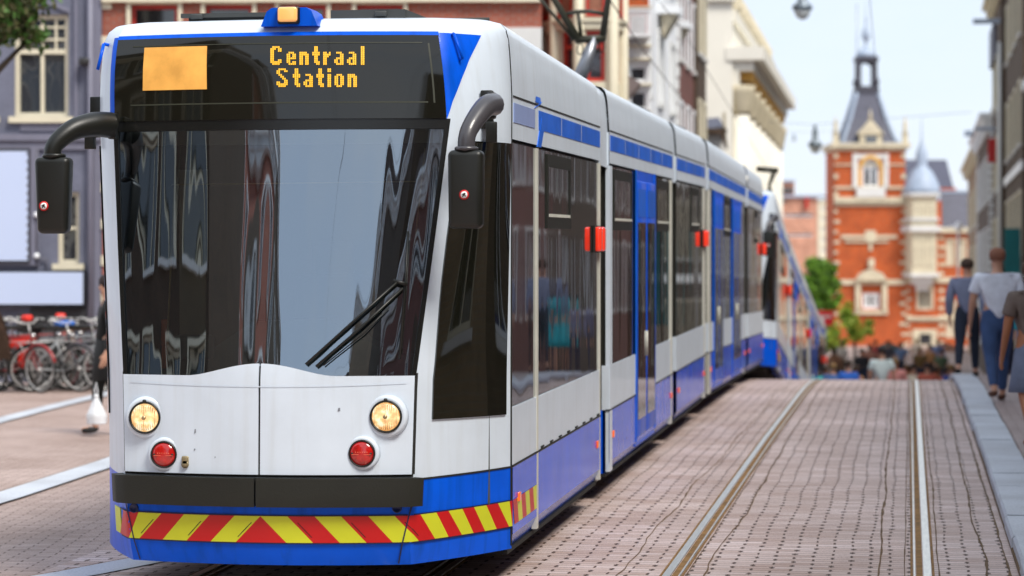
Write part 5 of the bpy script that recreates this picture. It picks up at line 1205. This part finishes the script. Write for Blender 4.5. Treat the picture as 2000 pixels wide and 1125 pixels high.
# crowd beyond the bridge
random.seed(11)
crowd=[
 (1613,64.5,1.6,'tan',(.03,.35,.38),'in a teal top beside the end of the second tram',0),
 (1630,94.0,1.65,'dark',(.20,.10,.06),'in a brown top just right of the teal one',0),
 (1657,63,1.66,'light',(.02,.10,.42),'in a bright blue shirt at the left of the crowd',1),
 (1683,92.0,1.68,'tan',(.02,.02,.025),'in black right of the bright blue shirt',0),
 (1699,98.0,1.70,'light',(.35,.16,.12),'in a dull pink top left of the pale shirt',0),
 (1722,60.5,1.86,'light',(.45,.55,.70),'in a pale blue shirt, largest figure of the crowd',1),
 (1749,62.0,1.68,'tan',(.48,.20,.18),'in a salmon top right of the pale blue shirt',0),
 (1760,102.0,1.7,'light',(.10,.16,.30),'in a slate blue top behind the salmon top',0),
 (1770,64.0,1.64,'tan',(.14,.05,.03),'in a dark maroon top near the middle of the crowd',0),
 (1784,64,1.66,'light',(.55,.48,.38),'in a beige top standing over the right rail',0),
 (1797,94.0,1.66,'tan',(.10,.06,.02),'in olive brown right of the beige top',0),
 (1806,66,1.62,'dark',(.05,.03,.02),'in near black brown in the thick of the crowd',0),
 (1817,98.0,1.68,'light',(.28,.14,.06),'in a rust top in the thick of the crowd',0),
 (1827,64.5,1.62,'tan',(.42,.10,.06),'in a red orange top toward the right of the crowd',0),
 (1838,92.0,1.66,'light',(.06,.09,.05),'in dark green toward the right of the crowd',0),
 (1848,64.5,1.60,'light',(.02,.30,.28),'in sea green bending at the right of the crowd',0),
 (1858,64.0,1.66,'light',(.04,.07,.25),'in navy blue at the right end of the crowd',1),
 (1869,66,1.63,'tan',(.22,.20,.20),'in grey beside the pavement kerb beyond the bridge',0),
 (1643,104.0,1.7,'light',(.40,.38,.36),'in a pale grey top far behind the bright blue shirt',0),
 (1710,106.0,1.7,'tan',(.32,.05,.05),'in a crimson top far behind the pale blue shirt',0),
 (1735,104.0,1.72,'light',(.06,.06,.08),'in charcoal far back by the green parasol',0),
 (1790,109.0,1.7,'light',(.50,.42,.36),'in cream far back near the poster boards',0),
 (1832,107.0,1.7,'light',(.16,.22,.42),'in denim blue far back under the rust parasol',0),
 (1627,63.5,1.62,'light',(.05,.12,.30),'in a blue hooded top between the teal and brown ones',0),
 (1671,66,1.66,'tan',(.30,.14,.06),'in a tan jacket beside the bright blue shirt',0),
 (1742,62.5,1.60,'light',(.60,.25,.16),'in a coral top right of the pale blue shirt',0),
 (1776,65,1.66,'tan',(.08,.05,.04),'in a black brown coat left of the right rail',0),
 (1811,63,1.64,'light',(.34,.08,.05),'in a brick red top in the front of the crowd',0),
 (1833,64.5,1.62,'tan',(.16,.12,.05),'in khaki at the front right of the crowd',0),
 (1852,66,1.7,'light',(.05,.05,.06),'in a black top next to the sea green one',0),
]
for i,(px,D,h,sk,c,lb,lv) in enumerate(crowd):
    g=cam2w(rr(px,D),D,0)
    person('person '+lb,(g.x,g.y,GY(g.y)),h,random.uniform(-.6,.6)+(PI if i%3==0 else 0),sk,tuple(min(.8,q*1.5) for q in c),random.choice([(.02,.03,.06),(.03,.03,.03),(.05,.08,.16),(.12,.10,.07)]),random.choice([(.03,.02,.015),(.12,.06,.03),(.25,.15,.06),(.05,.03,.02)]),walk=random.uniform(-.3,.3),sleeve=random.choice(['long','short']),group='people beyond the bridge',lv=1,stout=random.uniform(1.0,1.2),face=False)
# ================================================================ BICYCLES
TYRE=mat('bicycle_tyre',(.015,.015,.015),.8); SPOKE=mat('spoke_steel',(.62,.62,.60),.35,metal=.3)
def bike(label,loc,yaw,colr,lean=0,wheelcol=None,extra=None):
    FR=mat('bike_paint_%d_%d_%d'%tuple(int(c*99) for c in colr),colr,.35,coat=.4)
    t=thing('bicycle',label,'bicycle',(0,0,0),'bicycles parked along the rail')
    for x in (-.54,.54):
        m=MB(); m.tube([(x+.335*math.cos(a*PI/14),0,.345+.335*math.sin(a*PI/14)) for a in range(28)],.0175,7,closed=True); w_=m.build('wheel',TYRE,t)
        m=MB(); m.tube([(x+.31*math.cos(a*PI/14),0,.345+.31*math.sin(a*PI/14)) for a in range(28)],.011,5,closed=True); m.build('rim',wheelcol or SPOKE,w_)
        m=MB(); m.lathe([(.001,-.04),(.025,-.03),(.025,.03),(.001,.04)],(x,0,.345),'y',8)
        for a in range(14): m.tube([(x,.02*(-1)**a,.345),(x+.305*math.cos(a*PI/7),0,.345+.305*math.sin(a*PI/7))],.0022,3,caps=False)
        m.build('spokes',SPOKE,w_)
        m=MB(); m.tube([(x+.365*math.cos(a),0,.345+.365*math.sin(a)) for a in [lerp(.3,2.6 if x>0 else 3.3,q/10) for q in range(11)]],.02,5,flat=1.6); m.build('mudguard',FR if x>0 else TYRE,t)
    m=MB(); bb=(-.05,0,.30); st_=(-.20,0,.80); hd=(.36,0,.86); hb=(.40,0,.66)
    for a,b in ((bb,st_),(bb,hb),(st_,(.365,0,.82)) ,((-.54,.03,.345),bb),((-.54,-.03,.345),bb),((-.54,.03,.345),(-.18,0,.74)),((-.54,-.03,.345),(-.18,0,.74)),(hb,hd)): m.tube([a,b],.015,7)
    m.build('frame',FR,t)
    m=MB(); m.tube([hb,(.44,.04,.50),(.54,.045,.345)],.011,6); m.tube([hb,(.44,-.04,.50),(.54,-.045,.345)],.011,6); m.build('fork',FR,t)
    m=MB(); m.tube([hd,(.33,0,1.0)],.012,6); m.tube([(.12,-.28,1.06),(.26,-.24,1.08),(.34,-.08,1.02),(.34,.08,1.02),(.26,.24,1.08),(.12,.28,1.06)],.011,7); m.build('handlebar',SPOKE,t)
    for y in (-.285,.285): m=MB(); m.tube([(.20,y*.97,1.068),(.09,y,1.055)],.017,7); m.build('grip',TYRE,t)
    m=MB(); m.tube([st_,(-.23,0,.92)],.012,6); m.rbox((-.26,0,.955),(.25,.15,.06),.028,3); m.rbox((-.13,0,.95),(.12,.06,.045),.018,3); m.build('saddle',TYRE,t)
    m=MB(); 
    for y in (-.07,.07): m.tube([(-.30,y,.74),(-.80,y,.74)],.007,5); m.tube([(-.75,y,.74),(-.54,y,.35)],.006,5)
    for x in (-.4,-.55,-.7): m.tube([(x,-.07,.74),(x,.07,.74)],.006,5)
    m.build('carrier',SPOKE,t)
    m=MB(); m.lathe([(.001,-.01),(.09,-.01),(.09,.01),(.001,.01)],(-.05,0.05,.30),'y',14); m.tube([(-.05,.06,.30),(.02,.09,.16),(.02,.16,.16)],.012,5); m.tube([(-.05,-.06,.30),(-.12,-.09,.44),(-.12,-.16,.44)],.012,5); m.rbox((-.28,.05,.32),(.5,.02,.12),.008,1); m.build('crankset',TYRE,t)
    m=MB(); m.lathe([(.03,0),(.04,.05),(.001,.06)],(.40,0,.84),'x',10); m.build('front_lamp',CHROME,t)
    if extra: extra(t)
    t.location=loc; t.rotation_euler=(lean,0,yaw); return t
BR_=mat('bright_red_bag',(.80,.035,.02),.5,var=.15,scale=5,bump=.4,bscale=12)
def fbag(t):
    m=MB(); m.rbox((-.50,-.14,.62),(.46,.14,.32),.05,3); m.rbox((-.50,-.02,.79),(.50,.34,.09),.04,3); m.rbox((-.40,-.16,.44),(.18,.10,.18),.04,2); m.build('saddle_bag',BR_,t)
def crate(t):
    m=MB(); m.rbox((.62,0,.88),(.30,.36,.03),.01,1)
    for z in (.92,.99,1.06,1.12):
        for y in (-.18,.18): m.box(.47,.77,y-.006,y+.006,z-.02,z+.02)
        for x in (.47,.77): m.box(x-.006,x+.006,-.18,.18,z-.02,z+.02)
    m.build('front_crate',TYRE,t)
def bluebag(t):
    m=MB(); m.rbox((-.26,0,1.0),(.30,.18,.09),.04,3); m.build('saddle_cover',mat('bright_blue_cover',(.02,.16,.62),.5,var=.1),t)
def redlamp(t):
    m=MB(); m.rbox((.30,0,1.10),(.16,.12,.09),.03,2); m.build('basket_bag',BR_,t)
PINK=mat('pink_tyre',(.55,.08,.10),.6)
B_=[(-24,38.3,.35,(.10,.10,.11),'black bicycle at the left picture edge',crate),
 (8,38.5,.9,(.28,.02,.02),'dark red bicycle second from the left edge',None),
 (34,38.0,-.7,(.30,.02,.02),'bright red framed bicycle with a red bag on its handlebar',redlamp),
 (62,38.4,.55,(.05,.05,.06),'charcoal bicycle with a grey saddle left of the red saddle bag',None),
 (98,38.3,-.45,(.09,.09,.10),'grey bicycle carrying a bright red saddle bag',fbag),
 (134,38.2,.35,(.25,.27,.28),'silver bicycle with a wide pale front wheel near the middle of the row',None),
 (152,39.0,.8,(.02,.03,.05),'bicycle with a bright blue saddle cover',bluebag),
 (178,38.6,-.5,(.20,.02,.03),'bicycle with pink tyre rims beside the shopper',None),
 (205,38.9,.6,(.03,.03,.03),'black bicycle half hidden by the tram edge',crate),
 (20,40.2,-.2,(.30,.30,.30),'pale grey bicycle in the second row near the left edge',None),
 (80,40.0,.2,(.35,.05,.03),'bright red bicycle in the second row behind the red saddle bag',redlamp),
 (120,40.1,-.8,(.03,.06,.12),'navy bicycle in the second row behind the silver one',None),
 (165,40.2,.1,(.22,.24,.25),'grey bicycle in the second row left of the shopper',crate),
 (236,38.8,-.6,(.25,.02,.02),'red bicycle behind the left edge of the tram',None)]
for i,(px,D,yw,c,lb,ex) in enumerate(B_):
    g=cam2w(rr(px,D),D,0); bike(lb,(g.x,g.y,ground(g.x,g.y)+.0),TH+yw,c,random.uniform(-.08,.08),PINK if 'pink' in lb else (SPOKE if i!=3 else mat('rim_dark',(.05,.05,.05),.5)),ex)
g=cam2w(rr(-4,37.6),37.6,0); t=thing('fur_coat','shaggy dark brown coat slung over the bicycle at the left edge','coat',(g.x,g.y,ground(g.x,g.y)+.5))
m=MB(); random.seed(5); c=Vector((g.x-.02,g.y,ground(g.x,g.y)+.86))
m.grid(lambda u,v:c+Vector((math.cos(u*2*PI)*.17*(1-v*v*.8)*(1+.22*math.sin(u*19+v*5)),math.sin(u*2*PI)*.14*(1-v*v*.8),.36*(v*2-1)*1.0)),24,12)
for i in range(1500):
    a=random.uniform(0,2*PI); v=random.uniform(.06,.94); q=c+Vector((math.cos(a)*.17*(1-v*v*.8),math.sin(a)*.14*(1-v*v*.8),.36*(v*2-1))); d=Vector((math.cos(a)*.06,math.sin(a)*.06,-.09)); m.add([q+Vector((-.005,0,0)),q+Vector((.005,0,0)),q+d],[(0,1,2)])
m.build('fur',mat('brown_fur',(.05,.026,.015),.95,var=.5,scale=30),t,recalc=False)
t=thing('bicycle_rail','long rusty brown rail behind the parked bicycles','railing',tuple(cam2w(rr(80,39.4),39.4,.19)))
a=cam2w(rr(-100,39.4),39.4,0); b=cam2w(rr(300,39.4),39.4,0); m=MB(); z=zz(641,39.4); m.tube([Vector((a.x,a.y,z)),Vector((b.x,b.y,z))],.03,8); m.build('rail',mat('rusty_brown',(.16,.09,.05),.7),t)
for i in range(6):
    q=a.lerp(b,i/5); m=MB(); m.tube([Vector((q.x,q.y,.1)),Vector((q.x,q.y,z))],.025,8); m.build('post',MATS['rusty_brown'],t)
# ================================================================ TREES, STREET FURNITURE
LEAFA=mat('leaf_dark',(.05,.13,.012),.6,var=.35,scale=3); LEAFB=mat('leaf_mid',(.16,.33,.025),.6,var=.35,scale=3); LEAFC=mat('leaf_light',(.34,.42,.04),.6,var=.3,scale=3); BARK=mat('bark',(.07,.05,.035),.9,var=.3,bump=.6,bscale=15)
def tree(label,base,height,crowns,n,size,mats,group,trunk_r=.15,seed=1,flat=.6):
    random.seed(seed); b=Vector(base); t=thing('tree',label,'tree',base,group)
    m=MB(); top=b+Vector((0,0,height*.75)); m.tube([b,b+Vector((.05,.02,height*.3)),top],[trunk_r,trunk_r*.75,trunk_r*.25],8)
    for c,r in crowns:
        c=Vector(c); m.tube([b+Vector((0,0,height*.35)),(b+Vector((0,0,height*.5))).lerp(c,.5),c],[trunk_r*.5,trunk_r*.3,trunk_r*.1],6)
    m.build('trunk',BARK,t)
    m=MB(); tot=sum(r[0]*r[1]*r[2] for c,r in crowns)
    for c,r in crowns:
        c=Vector(c); k=int(n*r[0]*r[1]*r[2]/tot); cl=[(Vector((random.gauss(0,.52),random.gauss(0,.52),random.gauss(0,.52)))) for _ in range(max(7,k//90))]
        for i in range(k):
            q=random.choice(cl); p=q+Vector((random.gauss(0,.19),random.gauss(0,.19),random.gauss(0,.13)))
            if p.length>1.5: p*=1.4/p.length
            p=c+Vector((p.x*r[0],p.y*r[1],p.z*r[2]))
            s=size*random.uniform(.6,1.4); a=Vector((random.gauss(0,1),random.gauss(0,1),random.gauss(0,.7))).normalized(); d=a.orthogonal().normalized(); d=Matrix.Rotation(random.uniform(0,6.3),3,a)@d; e=a.cross(d)
            m.add([p-d*s,p+e*s*.45-d*s*.1,p+d*s,p-e*s*.45-d*s*.1],[(0,1,2,3)],mi=random.choice([0,0,1,1,1,2]) )
    m.build('crown',mats,t,recalc=False); return t
def crn(px,py,D,rx,ry): return (tuple(at(px,py,D)),(rx/F0*D,rx/F0*D,ry/F0*D))
D=150
for i,(px,py,rx,ry,lb) in enumerate(((1588,540,26,34,'dense dark green tree between the tram and the theatre tower'),(1612,555,24,40,'taller green tree touching the theatre tower on its left'))):
    g=at(px,600,D); tree(lb,(g.x,g.y,-2.42),zz(py-ry,D)+2.42,[crn(px,py,D,rx,ry),crn(px-8,py+25,D,rx*.9,ry*.8),crn(px+6,py-12,D,rx*.7,ry*.6)],3600,.17,[LEAFA,LEAFB,LEAFB],'trees before the theatre',.22,seed=i+3)
for i,(px,py,rx,ry,Dd,lb) in enumerate(((1668,625,40,45,120,'slim yellow green young tree standing before the theatre tower'),(1625,650,28,28,125,'low yellow green bushy tree left of the slim young one'))):
    g=at(px,600,Dd); tree(lb,(g.x,g.y,-2.42),zz(py-ry,Dd)+2.42,[crn(px,py+8,Dd,rx*.85,ry*.75),crn(px-8,py-15,Dd,rx*.5,ry*.6),crn(px+15,py+18,Dd,rx*.7,ry*.45)],1100,.12,[LEAFB,LEAFC,LEAFC],'young trees on the square',.1,seed=i+9)
# branches reaching in at the upper left
g=at(-170,60,33); b=Vector((g.x,g.y,.15)); 
tree('tree with olive green leaves reaching in at the top left corner',tuple(b),6.5,[crn(-60,20,33,120,70),crn(22,42,33,52,36),crn(62,70,33,26,26),crn(-60,120,33,40,20),crn(45,12,33,40,14)],9000,.055,[LEAFA,mat('leaf_olive',(.09,.09,.03),.6,var=.4),LEAFA],None,.2,seed=21)
# hanging street lamps
def hlamp(label,px,py,D,s=1):
    p=at(px,py,D); t=thing('hanging_lamp',label,'street lamp',tuple(p),'lamps hanging over the street')
    m=MB(); m.lathe([(.08*s,.62*s),(.10*s,.55*s),(.12*s,.2*s),(.25*s,.10*s),(.27*s,0),(.24*s,-.02*s)],p,'z',16); m.lathe([(.06*s,.78*s),(.06*s,.62*s)],p,'z',8); m.build('lamp_hood',mat('lamp_grey_blue',(.18,.22,.26),.4,metal=.3),t)
    m=MB(); m.lathe([(.21*s,-.02*s),(.20*s,-.12*s),(.12*s,-.24*s),(.001,-.28*s)],p,'z',16); m.build('lamp_glass',mat('milky_lamp_glass',(.55,.58,.58),.2,coat=1),t)
    m=MB(); m.tube([p+Vector((-4.5,0,1.1*s)),p+Vector((0,0,.8*s)),p+Vector((6,0,1.2*s))],.008,5); m.build('span_wire',mat('wire_grey',(.2,.22,.24),.5),t)
hlamp('large hanging lamp at the top edge over the street',1567,18,70,1.05)
hlamp('hanging lamp with long hood left of the theatre tower',1592,285,100,1.05)
hlamp('tiny far lamp left of the long hooded one',1551,272,170,.55)
# overhead wires
WIRE=mat('wire_dark',(.04,.04,.04),.5)
def wire(pts,r,label):
    m=MB(); m.tube(pts,r,5); tag(m.build('overhead_wire',WIRE),label,'wire')
wire([at(1185,-10,30),at(1250,90,38),at(1330,192,52)],.009,'thin overhead wire crossing the white house diagonally')
wire([Vector((-.66,-50,5.9)),Vector((0-.66,2,7.1)),Vector((-.66,40,6.9)),Vector((-.66,90,4.2)),Vector((-.66,140,3.8))],.006,'contact wire over the empty right hand track')
wire([Vector((XC,-50,5.8)),Vector((XC,20,5.9)),Vector((XC,40,5.8)),Vector((XC,90,3.6))],.006,'contact wire over the trams')
# red sign and tram stop behind second tram
t=thing('red_sign','small red sign with white lettering behind the second tram','sign',tuple(at(1612,640,110)))
p=at(1612,620,110); m=MB(); m.box(p.x-.36,p.x+.36,p.y-.04,p.y+.04,p.z-.34,p.z+.30); m.build('panel',mat('bright_red_sign',(.75,.02,.03),.5),t)
m=MB(); 
for i in range(3): m.box(p.x-.26+i*.18,p.x-.14+i*.18,p.y-.05,p.y-.041,p.z-.02,p.z+.1)
m.build('lettering',SIGNWHITE,t); m=MB(); m.tube([Vector((p.x,p.y,-2.4)),Vector((p.x,p.y,p.z-.3))],.04,6); m.build('post',GREYMETAL,t)
t=thing('lamp_post','pale thin lamp post with small globe in front of the theatre wing','lamp post',tuple(at(1872,740,140)))
p=at(1872,700,140); q=at(1872,445,140); m=MB(); m.tube([Vector((p.x,p.y,-2.4)),Vector((p.x,p.y,q.z))],.07,8); m.build('post',STONEW,t)
m=MB(); m.lathe([(.001,-.2),(.2,-.1),(.25,.1),(.12,.3),(.001,.35)],(p.x,p.y,q.z),'z',12); m.tube([Vector((p.x-.5,p.y,q.z+.05)),Vector((p.x+.3,p.y,q.z+.1))],.05,6); m.build('lamp_glass',WPAINT,t)
t=thing('bollard','white topped post at the end of the second tram','post',tuple(at(1606,740,80)))
p=at(1606,700,80); m=MB(); m.tube([Vector((p.x,p.y,-2.4)),Vector((p.x,p.y,zz(662,80)))],.045,8); m.build('post',STONEW,t); m=MB(); m.lathe([(.06,0),(.07,.1),(.01,.16)],(p.x,p.y,zz(662,80)),'z',10); m.build('cap',LEAD,t)
t=thing('railing','dark railing across the square beyond the bridge','fence',tuple(at(1660,720,100)))
m=MB(); a=at(1625,700,112); b=at(1765,700,112)
for z in (-1.45,-1.9): m.tube([Vector((a.x,a.y,z)),Vector((b.x,b.y,z))],.03,6)
m.build('rail',mat('dark_iron',(.02,.022,.025),.5),t)
for i in range(9):
    q=a.lerp(b,i/8); m=MB(); m.tube([Vector((q.x,q.y,-2.42)),Vector((q.x,q.y,-1.4))],.04,6); m.build('post',MATS['dark_iron'],t)
# cafe parasols, menu stands
for px,col,lb in ((1735,(.03,.05,.04),'dark green cafe parasol behind the crowd'),(1845,(.25,.10,.05),'rust coloured cafe parasol right of the dark one')):
    p=at(px,690,118); t=thing('parasol',lb,'parasol',(p.x,p.y,-2.42),'cafe parasols'); z=zz(672,118)
    m=MB(); m.lathe([(1.15,-.35),(.6,-.12),(.02,.08)],(p.x,p.y,z),'z',8,smooth=False); m.build('canopy',mat('parasol_'+lb[:4],col,.8),t); m=MB(); m.tube([Vector((p.x,p.y,-2.42)),Vector((p.x,p.y,z))],.03,6); m.build('pole',MATS['dark_iron'],t)

for y in (-8,-22,-36):
    wire([Vector((-11.4,y,7.6)),Vector((XC,y,5.95)),Vector((-.66,y,5.95)),Vector((4.0,y,7.0))],.012,'span wire over the street %s the viewer'%{-8:'just behind',-22:'some way behind',-36:'far behind'}[y])
# ---------------------------------------------------------------- light and camera
w=bpy.data.worlds.new('World'); scn.world=w; w.use_nodes=True; nt=w.node_tree; bg=nt.nodes['Background']
SUN_EL=math.radians(52); SUN_AZ=math.radians(133)   # azimuth clockwise from +Y
sky=nt.nodes.new('ShaderNodeTexSky'); sky.sky_type='NISHITA'; sky.sun_disc=False; sky.sun_elevation=SUN_EL; sky.sun_rotation=SUN_AZ
tc=nt.nodes.new('ShaderNodeTexCoord'); mp=nt.nodes.new('ShaderNodeMapping'); mp.inputs['Scale'].default_value=(1.6,1.6,4); nt.links.new(tc.outputs['Generated'],mp.inputs[0])
cn=nt.nodes.new('ShaderNodeTexNoise'); cn.inputs['Scale'].default_value=1.8; cn.inputs['Detail'].default_value=7; cn.inputs['Roughness'].default_value=.55; nt.links.new(mp.outputs[0],cn.inputs['Vector'])
cr=nt.nodes.new('ShaderNodeValToRGB'); cr.color_ramp.elements[0].position=.38; cr.color_ramp.elements[1].position=.62
cr.color_ramp.elements[0].color=(6.2,7.0,8.2,1); cr.color_ramp.elements[1].color=(7.1,7.5,8.1,1); nt.links.new(cn.outputs['Fac'],cr.inputs[0])
mx=nt.nodes.new('ShaderNodeMix'); mx.data_type='RGBA'; mx.inputs['Factor'].default_value=.88
nt.links.new(sky.outputs[0],mx.inputs['A']); nt.links.new(cr.outputs[0],mx.inputs['B']); nt.links.new(mx.outputs['Result'],bg.inputs['Color']); bg.inputs['Strength'].default_value=.1
sd=bpy.data.lights.new('sun','SUN'); sd.energy=2.7; sd.angle=math.radians(20); sd.color=(1,.94,.85)
so=bpy.data.objects.new('sun',sd); COL.objects.link(so)
dirv=Vector((math.sin(SUN_AZ)*math.cos(SUN_EL),math.cos(SUN_AZ)*math.cos(SUN_EL),math.sin(SUN_EL)))
so.rotation_euler=dirv.to_track_quat('Z','Y').to_euler(); so.location=(0,-20,40)
cd=bpy.data.cameras.new('camera'); co=bpy.data.objects.new('camera',cd); COL.objects.link(co); scn.camera=co
cd.sensor_width=36; cd.lens=36*F0/2000; cd.clip_end=2000; cd.clip_start=.5
co.location=(0,0,CAMZ); co.rotation_euler=(PI/2,0,TH)
cd.shift_y=-(562.5-HY)/2000*-1*-1
cd.dof.use_dof=True; cd.dof.focus_distance=15.0; cd.dof.aperture_fstop=2.1
scn.view_settings.view_transform='Standard'; scn.view_settings.look='None'; scn.view_settings.exposure=0.5; scn.view_settings.gamma=1
scn.render.engine='CYCLES'
